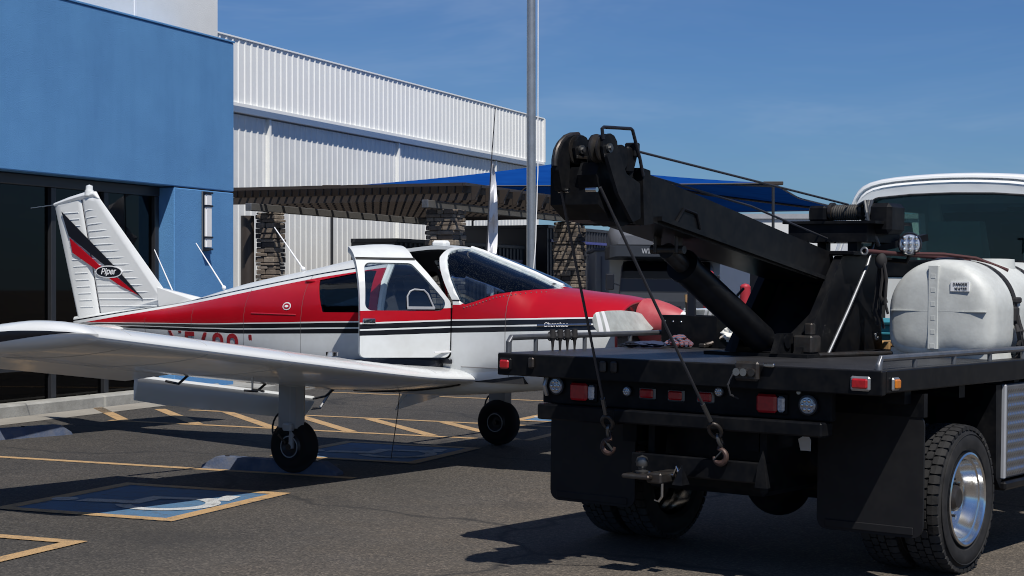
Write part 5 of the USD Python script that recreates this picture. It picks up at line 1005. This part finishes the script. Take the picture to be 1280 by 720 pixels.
def sheave_head(xc, yc, zc, arm, r=0.056):
    """Two cheek plates, a grooved sheave and a hanging cable guide."""
    ck = list(sg.Point(xc - 0.005, zc + 0.005).buffer(0.066, quad_segs=3).union(sg.Polygon([(xc - 0.01, zc + 0.03), (xc + 0.075, zc + 0.0), (xc + 0.075, zc - 0.10), (xc + 0.0, zc - 0.11)])).exterior.coords)[:-1]
    for o in (-0.045, 0.03): T.part('cheek_plate', prism(ck, 1, yc + o, yc + o + 0.015), K['black'])
    T.part('sheave', MB().lathe((xc - 0.02, yc - 0.026, zc), (0, 1, 0), [(0, 0), (0, r + 0.012), (0.012, r + 0.012), (0.026, r - 0.012), (0.04, r + 0.012), (0.052, r + 0.012), (0.052, 0)], 32), K['darksteel'])
    T.part('sheave_pin', MB().cyl((xc - 0.02, yc - 0.058, zc), (xc - 0.02, yc + 0.058, zc), 0.022).cyl((xc - 0.02, yc - 0.066, zc), (xc - 0.02, yc + 0.066, zc), 0.012, n=6), K['bezel'])
    T.part('pin_keeper', bx((xc - 0.06, yc - 0.052, zc - 0.045), (xc + 0.03, yc - 0.0455, zc - 0.03), 0.002), K['darksteel'])
    if arm: T.part('cable_guide', loft([[(xc - 0.085 + x0, yc + s * 0.028, z) for x0, s in ((-0.03, -1), (0.035, -1), (0.035, 1), (-0.03, 1))] for x0, z in ((0, zc + 0.04),)] + [[(xc - 0.085 + dx + (-0.03 * k if i < 2 else 0.0) * 0, yc + (i in (1, 2)) * 0.056 - 0.028, z) for i, dx in enumerate((-0.03 * k - .005, -0.03 * k - .005, 0.035 * k, 0.035 * k))] for k, z in ((1, zc + 0.02), (1.1, zc - 0.06), (1.0, zc - 0.15), (0.6, zc - 0.20))]), K['black'], smooth=25)
    T.part('guide_roller', MB().cyl((xc - 0.09, yc - 0.03, zc - 0.20), (xc - 0.09, yc + 0.03, zc - 0.20), 0.012), K['chrome'])
sheave_head(-0.93, 1.02, 2.185, False); sheave_head(-0.90, 1.20, 2.185, False, 0.058)
T.part('cable_guide', prism(smooth_poly([(-0.88, 2.262), (-0.94, 2.256), (-0.99, 2.24), (-1.03, 2.212), (-1.055, 2.18), (-1.07, 2.13), (-1.07, 2.08), (-1.04, 1.985), (-0.99, 1.975), (-0.975, 2.08), (-0.98, 2.14), (-0.93, 2.185), (-0.86, 2.21)], 0.012), 1, 1.178, 1.222), K['black'], smooth=False)
T.part('guide_rim', MB().tube([(-0.88, 1.20, 2.262), (-0.94, 1.20, 2.256), (-0.99, 1.20, 2.24), (-1.03, 1.20, 2.213), (-1.055, 1.20, 2.18), (-1.068, 1.20, 2.14), (-1.07, 1.20, 2.10)], 0.014, 10), K['darksteel'])
T.part('head_block', m3.Manifold.hull_points(np.array([(x, y, z) for x, z in ((-0.94, 2.12), (-0.97, 2.06), (-0.93, 1.93), (-0.85, 1.845), (-0.74, 1.82), (-0.60, 1.85), (-0.60, 2.09), (-0.75, 2.12)) for y in (1.03, 1.14)])), K['black'], smooth=20)
T.part('right_cheek_arm', prism(smooth_poly([(-1.0, 2.16), (-0.88, 2.16), (-0.82, 2.07), (-0.70, 2.03), (-0.69, 1.86), (-0.76, 1.84), (-0.89, 1.97)], 0.015), 1, 0.955, 0.975), K['black'], smooth=False)
T.part('swivel_drum', MB().cyl((-0.80, 1.00, 2.15), (-0.80, 1.26, 2.15), 0.062).box((-0.74, 1.0, 2.08), (-0.68, 1.24, 2.21), 0.01), K['black'])
T.part('cable_guard', MB().tube([(-0.99, 0.98, 2.225), (-1.0, 0.98, 2.275), (-0.985, 0.98, 2.282), (-0.75, 0.98, 2.292), (-0.735, 0.98, 2.285), (-0.665, 0.98, 2.15), (-0.635, 0.98, 2.07)], 0.0085, 8), K['navy'])
T.part('rear_guide', MB().box((-0.70, 0.985, 2.16), (-0.655, 1.05, 2.23), 0.006).bar((-0.67, 1.0, 2.2), (-0.70, 1.02, 2.05), 0.02, 0.02), K['black'])
# lift cylinder under the boom
for y in (1.17,):
    cy = T.part('lift_cylinder', MB().cyl((0.93, y, 1.235), (0.08, y, 1.63), 0.082, n=32).lathe((0.08, y, 1.63), (-0.907, 0, 0.421), [(0, 0.082), (0.0, 0.09), (0.03, 0.09), (0.03, 0)], 32), K['blackgloss'])
    T.part('piston_rod', MB().cyl((0.08, y, 1.63), (-0.10, y, 1.715), 0.045), K['darksteel'], parent=cy)
    T.part('cylinder_clevis', MB().cyl((-0.09, y - 0.10, 1.72), (-0.09, y + 0.10, 1.72), 0.022).box((-0.12, y - 0.075, 1.70), (-0.06, y - 0.055, 1.80), 0.006).box((-0.12, y + 0.055, 1.70), (-0.06, y + 0.075, 1.80), 0.006), K['darksteel'], parent=cy)
    T.part('cylinder_foot', MB().cyl((0.95, y - 0.16, 1.225), (0.95, y + 0.16, 1.225), 0.04).add(prism([(0.83, DZ + 0.02), (1.08, DZ + 0.02), (1.02, 1.27), (0.9, 1.27)], 1, y - 0.15, y - 0.11)).add(prism([(0.83, DZ + 0.02), (1.08, DZ + 0.02), (1.02, 1.27), (0.9, 1.27)], 1, y + 0.11, y + 0.15)), K['black'], parent=cy)
# winch on top of the mast
for px_, py_ in ((1.52, 0.87), (1.52, 1.24), (1.86, 0.87), (1.86, 1.24)): T.part('winch_post', bx((px_, py_, 1.745), (px_ + 0.06, py_ + 0.06, 1.80)), K['black'])
T.part('winch_tray', MB().box((1.5, 0.80, 1.80), (1.96, 1.31, 1.905)).box((1.48, 0.74, 1.906), (1.98, 1.34, 1.922)), K['black'])
dr = T.part('winch_drum', MB().cyl((1.7, 0.93, 1.98), (1.7, 1.11, 1.98), 0.04), K['drumcable'])
T.part('wound_turns', MB().tube([(1.7 + 0.042 * math.cos(t), 0.94 + 0.16 * t / (2 * math.pi * 11), 1.98 + 0.042 * math.sin(t)) for t in np.linspace(0, 2 * math.pi * 11, 11 * 12)], 0.0075, 6), K['drumcable'], parent=dr)
T.part('drum_flange', MB().cyl((1.7, 1.11, 1.985), (1.7, 1.13, 1.985), 0.055), K['darksteel'], parent=dr); T.part('drum_flange', MB().cyl((1.7, 0.91, 1.985), (1.7, 0.93, 1.985), 0.055), K['darksteel'], parent=dr)
T.part('winch_motor', MB().box((1.63, 1.135, 1.923), (1.78, 1.25, 2.02), 0.015), K['black']); T.part('winch_gearbox', MB().box((1.6, 0.70, 1.85), (1.82, 0.85, 2.03), 0.025).cyl((1.7, 0.84, 1.98), (1.7, 0.91, 1.98), 0.05), K['black'])
T.part('tray_brace', MB().bar((1.62, 0.93, 1.735), (2.1, 0.70, 1.84), 0.05, 0.04), K['black'])
for k in range(3): T.part('hydraulic_hose', MB().tube([(1.66 + .05 * k, 0.93, 2.02), (1.62, 0.87 - .02 * k, 2.04), (1.58, 0.84, 1.97 - .02 * k), (1.58 + .02 * k, 0.82, 1.88), (1.66, 0.80, 1.78)], 0.012, 8), K['bezel'])
T.part('conduit_pipe', MB().tube([(1.10, 0.84, DZ + 0.01), (1.35, 0.84, 1.40), (1.60, 0.84, 1.67), (1.76, 0.85, 1.90), (1.80, 0.86, 1.95), (1.87, 0.86, 1.985), (1.93, 0.86, 1.98)], 0.010, 10), K['railsteel'])
T.part('small_hose', MB().tube([(0.98, 1.3, 1.2), (0.9, 1.36, 1.3), (0.86, 1.35, 1.42), (0.95, 1.3, 1.52)], 0.008, 6), K['darksteel'])
T.part('control_block', MB().box((0.98, 0.88, DZ + 0.02), (1.1, 1.0, 1.26), 0.01).box((1.02, 0.9, 1.26), (1.07, 0.95, 1.33), 0.008), K['darksteel'])
# bar carrying straps, work light
T.part('strap_bar', MB().cyl((1.50, 0.80, 1.745), (2.3, 0.46, 1.705), 0.013), K['strapred']); T.part('bar_eye', MB().tube([(1.49, 0.81 + 0.02 * math.cos(t), 1.745 + 0.02 * math.sin(t)) for t in np.linspace(0, 2 * np.pi, 14, endpoint=False)], 0.006, 6, True), K['steel'])
wl = T.part('work_light', MB().lathe((1.72, 0.63, 1.792), (-0.8, -0.35, 0.05), [(-0.05, 0), (-0.05, 0.05), (-0.02, 0.07), (0.0, 0.07), (0.012, 0.064), (0.008, 0.058)], 32), K['navy'])
T.part('lens', MB().lathe((1.72, 0.63, 1.792), (-0.8, -0.35, 0.05), [(0.004, 0.06), (0.010, 0.04), (0.012, 0)], 32), K['lensclear'], parent=wl)
ax_ = np.array([-0.8, -0.35, 0.05]); ax_ /= np.linalg.norm(ax_); e1 = np.cross(ax_, [0, 0, 1]); e1 /= np.linalg.norm(e1); e2 = np.cross(e1, ax_); m = MB()
for i in range(-1, 2):
    for j in range(-1, 2): m.ball(np.array([1.72, 0.63, 1.792]) + ax_ * 0.013 + e1 * i * 0.034 + e2 * j * 0.034, 0.013, n=2)
T.part('led_cells', m, K['chrome'], parent=wl, kind='stuff'); T.part('light_bracket', MB().tube([(1.74, 0.64, 1.73), (1.75, 0.66, 1.69), (1.75, 0.80, 1.70)], 0.014, 8), K['black'], parent=wl)
# cables
T.part('winch_cable', MB().tube([(1.66, 1.0, 2.025), (-0.67, 1.04, 2.20)], 0.0065, 6), K['cable'])
T.part('winch_cable', MB().tube([(1.60, 1.05, 1.80), (0.62, 1.08, 1.975), (-0.62, 1.10, 2.11)], 0.0065, 6), K['cable'])

def hang(name, p0, p1, label, hook_dir):
    p0, p1 = np.array(p0, float), np.array(p1, float); d = (p1 - p0) / np.linalg.norm(p1 - p0); H_ = Thing(name, label, 'tow cable', frame=TF, base=p0, group=None)
    H_.part('cable', MB().tube([p0, p1], 0.0075, 8), K['cable']); H_.part('swage_sleeve', MB().cyl(p1 - d * 0.04, p1 + d * 0.075, 0.012), K['bezel'])
    c = p1 + d * 0.14; e = np.cross(d, [1, 0.2, 0]); e /= np.linalg.norm(e); thm = [c + 0.045 * (math.cos(t) * d + 0.66 * math.sin(t) * e) for t in np.linspace(0, 2 * np.pi, 18, endpoint=False)]
    H_.part('thimble_eye', MB().tube(thm, 0.011, 8, True), K['darksteel'])
    c2 = c + d * 0.07; f_ = np.cross(d, e); H_.part('shackle_link', MB().tube([c2 + 0.038 * (math.cos(t) * d + 0.55 * math.sin(t) * f_) for t in np.linspace(0, 2 * np.pi, 18, endpoint=False)], 0.010, 8, True), K['bezel'])
    c3 = c2 + np.array([0, 0, -0.015]) + d * 0.02; r = np.array([0, -1.0, 0]); u = np.array([0, 0, 1.0]); hk = []
    for t, rr in zip(np.linspace(100, -175, 22), np.linspace(0.034, 0.038, 22)): hk.append(c3 + np.array([-0.01, 0, -0.05]) + rr * (math.cos(math.radians(t)) * r * hook_dir + math.sin(math.radians(t)) * u))
    H_.part('hook', MB().tube([c3 + (0, 0, 0.02)] + hk, [0.012] + list(np.linspace(0.014, 0.017, 15)) + list(np.linspace(0.016, 0.008, 7)), 10), K['hookrust']); H_.part('hook_latch', MB().bar(hk[3] + (-0.008, 0, 0), hk[-3] + (-0.008, 0, 0), 0.014, 0.006), K['bezel'])
hang('tow_cable', (-1.015, 1.20, 1.985), (-0.13, 1.53, 0.90), 'left tow cable with rusty hook, hanging from the boom head to the bumper', -1)
hang('tow_cable', (-0.95, 1.02, 2.0), (-0.10, 0.925, 0.90), 'right tow cable with rusty hook, hanging nearest the middle lamps', 1)

# ------------------------------------------------------------------ things carried on the deck
Q = Thing('water_tank', 'weathered white plastic water tank strapped on the truck deck', 'water tank', base=(2.2, 0.36, DZ), frame=TF)
TY, TZ, TRY, TRZ, TX0, TX1 = 0.405, 1.405, 0.325, 0.297, 1.60, 2.95
def tank_ring(x, k, sq=2.0):
    a = np.arange(64) / 64 * 2 * np.pi; c, s = np.cos(a), np.sin(a); e = np.where(s >= 0, sq, 5.5); rz_ = np.where(s >= 0, TRZ, 0.262)
    return np.stack([np.full(64, x), TY + TRY * k * np.sign(c) * np.abs(c) ** (2 / e), TZ + rz_ * k * np.sign(s) * np.abs(s) ** (2 / e)], 1)
prof = [(0.0, 0.30), (0.004, 0.60), (0.014, 0.82), (0.035, 0.94), (0.07, 0.99), (0.11, 1.0)]
body = [tank_ring(TX0 + d, k) for d, k in prof]
for xg in (1.98, 2.42): body += [tank_ring(xg - 0.05, 1.0), tank_ring(xg - 0.03, 0.965), tank_ring(xg + 0.03, 0.965), tank_ring(xg + 0.05, 1.0)]
body += [tank_ring(TX1 - d, k) for d, k in prof[::-1]]
Q.part('shell', loft(body), K['tank'], smooth=40)
for x in (TX0 + 0.05, TX0 + 0.56, TX0 + 1.0): Q.part('foot', prism([(TY - 0.31, DZ), (TY + 0.31, DZ), (TY + 0.30, DZ + 0.05), (TY - 0.30, DZ + 0.05)], 0, x, x + 0.3), K['tank'], smooth=20)
Q.part('end_rib', MB().box((TX0 - 0.003, TY - 0.005, TZ - 0.22), (TX0 + 0.05, TY + 0.055, TZ + 0.262), 0.003), K['tank'])
Q.part('mould_seam', MB().box((TX0 - 0.0005, TY - 0.285, TZ - 0.002), (TX0 + 0.06, TY + 0.285, TZ + 0.002)), K['tank'])
lm = MB()
for z in np.linspace(-0.2, 0.2, 6): lm.box((TX0 - 0.0045, TY + 0.012, TZ + z - 0.012), (TX0 - 0.003, TY + 0.038, TZ + z + 0.012), 0.0005)
Q.part('rib_pads', lm, K['tank'], kind='stuff')
lb = Q.part('warning_label', bx((TX0 - 0.004, TY - 0.19, TZ + 0.115), (TX0 + 0.03, TY - 0.08, TZ + 0.17)), K['decal_white'])
Q.part('label_text', text('DANGER', 0.015, (TX0 - 0.0055, TY - 0.095, TZ + 0.148), (0, -1, 0), (0, 0, 1), 0.001, True), K['navy'], smooth=False, parent=lb); Q.part('label_text', text('WATER', 0.015, (TX0 - 0.0055, TY - 0.105, TZ + 0.123), (0, -1, 0), (0, 0, 1), 0.001, True), K['navy'], smooth=False, parent=lb)
Q.part('filler_neck', MB().lathe((2.32, TY - 0.04, TZ + 0.22), (0, 0, 1), [(0, 0.14), (0.09, 0.13), (0.09, 0)], 32), K['tank']); Q.part('filler_lid', MB().lathe((2.0, TY + 0.1, TZ + 0.26), (0, 0, 1), [(0, 0), (0, 0.105), (0.035, 0.105), (0.05, 0.07), (0.055, 0)], 32), K['navy'])
def strap(x, k=1.012, a0=-40, a1=215, w=0.045, wob=0.0):
    rr = []
    for t in np.radians(np.linspace(a0, a1, 40)):
        c, s = math.cos(t), math.sin(t); y = TY + (TRY * k) * np.sign(c) * abs(c) ** 0.93; z = TZ + (TRZ * k) * np.sign(s) * abs(s) ** 0.93
        n = np.array([0, c, s]) * 0.005; xx_ = x + wob * s; p = np.array([xx_, y, z]); rr.append([p + (-w / 2, 0, 0), p + (w / 2, 0, 0), p + (w / 2, 0, 0) + n, p + (-w / 2, 0, 0) + n])
    return loft(rr)
for x in (1.98, 2.42): Q.part('strap', strap(x, 0.975), K['strap'], smooth=40)
rt = Q.part('ratchet', MB().box((1.95, TY - 0.33, TZ - 0.06), (2.02, TY - 0.275, TZ + 0.03), 0.01).box((1.955, TY - 0.335, TZ + 0.05), (2.04, TY - 0.27, TZ + 0.085), 0.008), K['strap'])
m = MB(); rs = random.Random(5)
for k in range(4): m.tube([(1.97 + rs.uniform(-.03, .03), TY - 0.33, TZ - 0.02 - .02 * k), (1.95 + rs.uniform(-.04, .04), TY - 0.355, TZ - 0.11), (1.99 + rs.uniform(-.03, .04), TY - 0.345, TZ - 0.19), (2.0 + rs.uniform(-.03, .03), TY - 0.33, TZ - 0.25 - .01 * k)], 0.014, 6)
Q.part('loose_webbing', m, K['strap'], kind='stuff')
Q.part('long_strap', MB().tube([(1.72, 0.60, 1.735), (1.9, 0.50, 1.735), (2.05, 0.36, TZ + TRZ + 0.012), (2.15, 0.2, TZ + 0.24)], 0.012, 6), K['strapred'])

def strap_bundle(base, label):
    S = Thing('strap_bundle', label, 'straps', base=base, frame=TF); r_ = random.Random(int(base[0] * 100)); b = np.array(base)
    for k in range(6):
        o = np.array([r_.uniform(-.03, .05), r_.uniform(-.05, .05), 0]); L_ = r_.uniform(0.25, 0.46)
        S.part('webbing_strand', MB().tube([b + o * 0.3, b + o + (0.01, 0, -L_ * 0.4), b + o * 1.2 + (0.0, 0.01, -L_ * 0.8), b + o + (0.01, -0.01, -L_)], 0.009, 6), K['strap'])
    S.part('knot', MB().ball(b + (0, 0, -0.03), 0.035, (1, 1, 1.4), 2), K['strap']); S.part('hook', MB().tube(arc(b + (0.0, 0.02, -0.47), 0.02, 90, 340, 10, 'xz'), 0.006, 6), K['chrome'])
strap_bundle((1.60, 0.755, 1.72), 'black webbing straps hanging from the red bar beside the white tank')

def solid_on_deck(name, label, cat, base): return Thing(name, label, cat, base=base, frame=TF)
X = solid_on_deck('tool_box', 'open topped black steel tool box with rivets on the left deck', 'tool box', (1.72, 2.12, DZ))
x0, x1, y0, y1, h = 1.62, 1.86, 1.86, 2.27, 0.20
X.part('front_panel', bx((x0, y0, DZ), (x0 + 0.012, y1, DZ + h), 0.003), K['blackgloss']); X.part('back_panel', bx((x1 - 0.012, y0, DZ), (x1, y1, DZ + h), 0.003), K['blackgloss'])
for y in (y0, y1 - 0.012): X.part('end_panel', bx((x0 + 0.013, y, DZ), (x1 - 0.013, y + 0.012, DZ + h - 0.002), 0.003), K['blackgloss'])
X.part('bottom_panel', bx((x0 + 0.013, y0 + 0.013, DZ), (x1 - 0.013, y1 - 0.013, DZ + 0.01)), K['black']); X.part('upright_plate', bx((x0 + 0.03, y0 + 0.18, DZ + 0.05), (x0 + 0.05, y0 + 0.24, DZ + 0.38), 0.004), K['navy'])
for y in (2.24, 2.18, 2.12): X.part('rivet', MB().ball((x0 - 0.001, y, DZ + h - 0.04), 0.006, n=2), K['chrome'])
X = solid_on_deck('hammer', 'hammer with pale wooden handle standing in the black tool box', 'hammer', (1.70, 2.13, DZ + 0.02))
X.part('handle', MB().tube([(1.69, 2.12, DZ + 0.05), (1.71, 2.13, DZ + 0.20), (1.72, 2.145, DZ + 0.33)], [0.013, 0.011, 0.015], 10), K['darkwood']); X.part('head', MB().cyl((1.64, 2.12, DZ + 0.04), (1.74, 2.12, DZ + 0.04), 0.018), K['darksteel'])
X = solid_on_deck('pry_bar', 'bent dark steel bar leaning on deck right of the tool box', 'pry bar', (1.6, 1.85, DZ)); X.part('bar', MB().tube([(1.60, 1.93, DZ + 0.02), (1.62, 1.90, DZ + 0.03), (1.75, 1.80, DZ + 0.12), (1.95, 1.70, DZ + 0.19), (2.0, 1.66, DZ + 0.19)], 0.014, 8), K['darksteel'])
X.part('claw', MB().box((1.56, 1.91, DZ), (1.62, 1.96, DZ + 0.03), 0.008), K['darksteel'])
def crumple(c, r, sc, seed, k=0.5, n=4):
    s = trimesh.creation.icosphere(n, 1.0); v = np.array(s.vertices); d = meshkit.fbm(v * 2.2 + 10, 4, seed) - 0.5; v = v * (1 + k * d[:, None] * 2); v = v * np.array(sc) * r; v[:, 2] -= v[:, 2].min(); v[:, 2] = np.maximum(v[:, 2], 0.0); return v + np.array(c), np.array(s.faces)
X = solid_on_deck('white_rag', 'crumpled white rag on the deck beside the lift cylinder foot', 'rag', (1.62, 1.70, DZ)); X.part('rag', crumple((1.62, 1.705, DZ + 0.002), 0.08, (1.0, 1.1, 0.75), 3, 0.8), K['cloth_white'], smooth=50)
X = solid_on_deck('blue_cloth', 'crumpled blue cloth lying by the left deck rail', 'cloth', (1.35, 2.2, DZ)); X.part('cloth', crumple((1.34, 2.17, DZ + 0.002), 0.085, (1.2, 1.3, 0.22), 8, 0.35), K['cloth_blue'], smooth=50); X.part('dark_fold', crumple((1.28, 2.245, DZ + 0.002), 0.06, (1.0, 1.3, 0.25), 9, 0.7), K['navy'], smooth=50)
K['glove'] = usdkit.material(stage, '/World/Looks/striped_glove_knit', {'tc': ('texture_coordinate', {}), 'w': ('wave_texture', {'scale': 14.0, 'distortion': 2.0, 'bands_direction': 'diagonal'}), 'r': ('rgb_ramp', {'ramp': [(0.4, (0.16, 0.035, 0.035)), (0.5, (0.2, 0.19, 0.21)), (0.75, (0.05, 0.06, 0.11))]}), 'p': ('principled_bsdf', {'roughness': 0.9})}, [('tc.object', 'w.vector'), ('w.fac', 'r.fac'), ('r.color', 'p.base_color')], surface='p.BSDF')
X = solid_on_deck('work_glove', 'striped red and grey work glove lying in front of the tool box', 'glove', (1.5, 2.1, DZ)); X.part('palm', crumple((1.50, 2.06, DZ + 0.002), 0.07, (1.0, 0.9, 0.5), 21, 0.5), K['glove'], smooth=50)
for k in range(4): X.part('finger', MB().tube([(1.5, 2.0 + 0.02 * k, DZ + 0.03), (1.46 - .01 * k, 1.95 + 0.03 * k, DZ + 0.028), (1.42, 1.93 + 0.03 * k, DZ + 0.018)], [0.016, 0.016, 0.009], 8), K['glove'])
X.part('thumb', MB().tube([(1.52, 2.10, DZ + 0.03), (1.47, 2.13, DZ + 0.03), (1.44, 2.14, DZ + 0.015)], [0.016, 0.015, 0.009], 8), K['glove'])
X = solid_on_deck('storage_bin', 'teal plastic storage bin on the deck behind the mast', 'storage bin', (2.75, 1.6, DZ)); X.part('body', loft([[(x, y, z) for x, y in ((2.55 + i, 1.0 + i), (3.1 - i, 1.0 + i), (3.1 - i, 2.3 - i), (2.55 + i, 2.3 - i))] for i, z in ((0.03, DZ + 0.002), (0.0, DZ + 0.15))]), K['teal'], smooth=False); X.part('lid', bx((2.53, 0.98, DZ + 0.153), (3.12, 2.32, DZ + 0.185), 0.012), K['teal']); X.part('body_ridge', bx((2.535, 1.02, DZ + 0.09), (2.56, 2.28, DZ + 0.105), 0.004), K['teal'])
for k in range(2):
    X = solid_on_deck('wood_block', ('pale wood block on deck nearest the white tank', 'pale wood block on deck nearest the mast')[k], 'wood block', (2.1, 0.85 + 0.16 * k, DZ)); X.part('block', bx((2.05, 0.75 + 0.15 * k, DZ + 0.001), (2.4, 0.885 + 0.15 * k, DZ + 0.075 - 0.01 * k), 0.006), K['wood']); X.part('end_grain_band', bx((2.047, 0.77 + 0.15 * k, DZ + 0.02), (2.05, 0.86 + 0.15 * k, DZ + 0.03)), K['darkwood'])
for k in range(4):
    yb = W - 0.035; xb = 0.46 + 0.075 * k; X = Thing('bungee_hook', ('leftmost', 'second from left', 'third from left', 'rightmost')[k] + ' of the four black rubber plugs on the left deck rail', 'rubber plug', base=(xb, yb, DZ + 0.06), frame=TF)
    X.part('plug', MB().lathe((xb, yb - 0.02, DZ + 0.125), (0, 0, -1), [(0, 0), (0, 0.016), (0.05, 0.02), (0.07, 0.01), (0.125, 0.006), (0.125, 0)], 14), K['strap']); X.part('ring', MB().tube([(xb + 0.02 * math.cos(t), yb, DZ + 0.085 + 0.024 * math.sin(t)) for t in np.linspace(0, 2 * np.pi, 12, endpoint=False)], 0.005, 6, True), K['strap'])
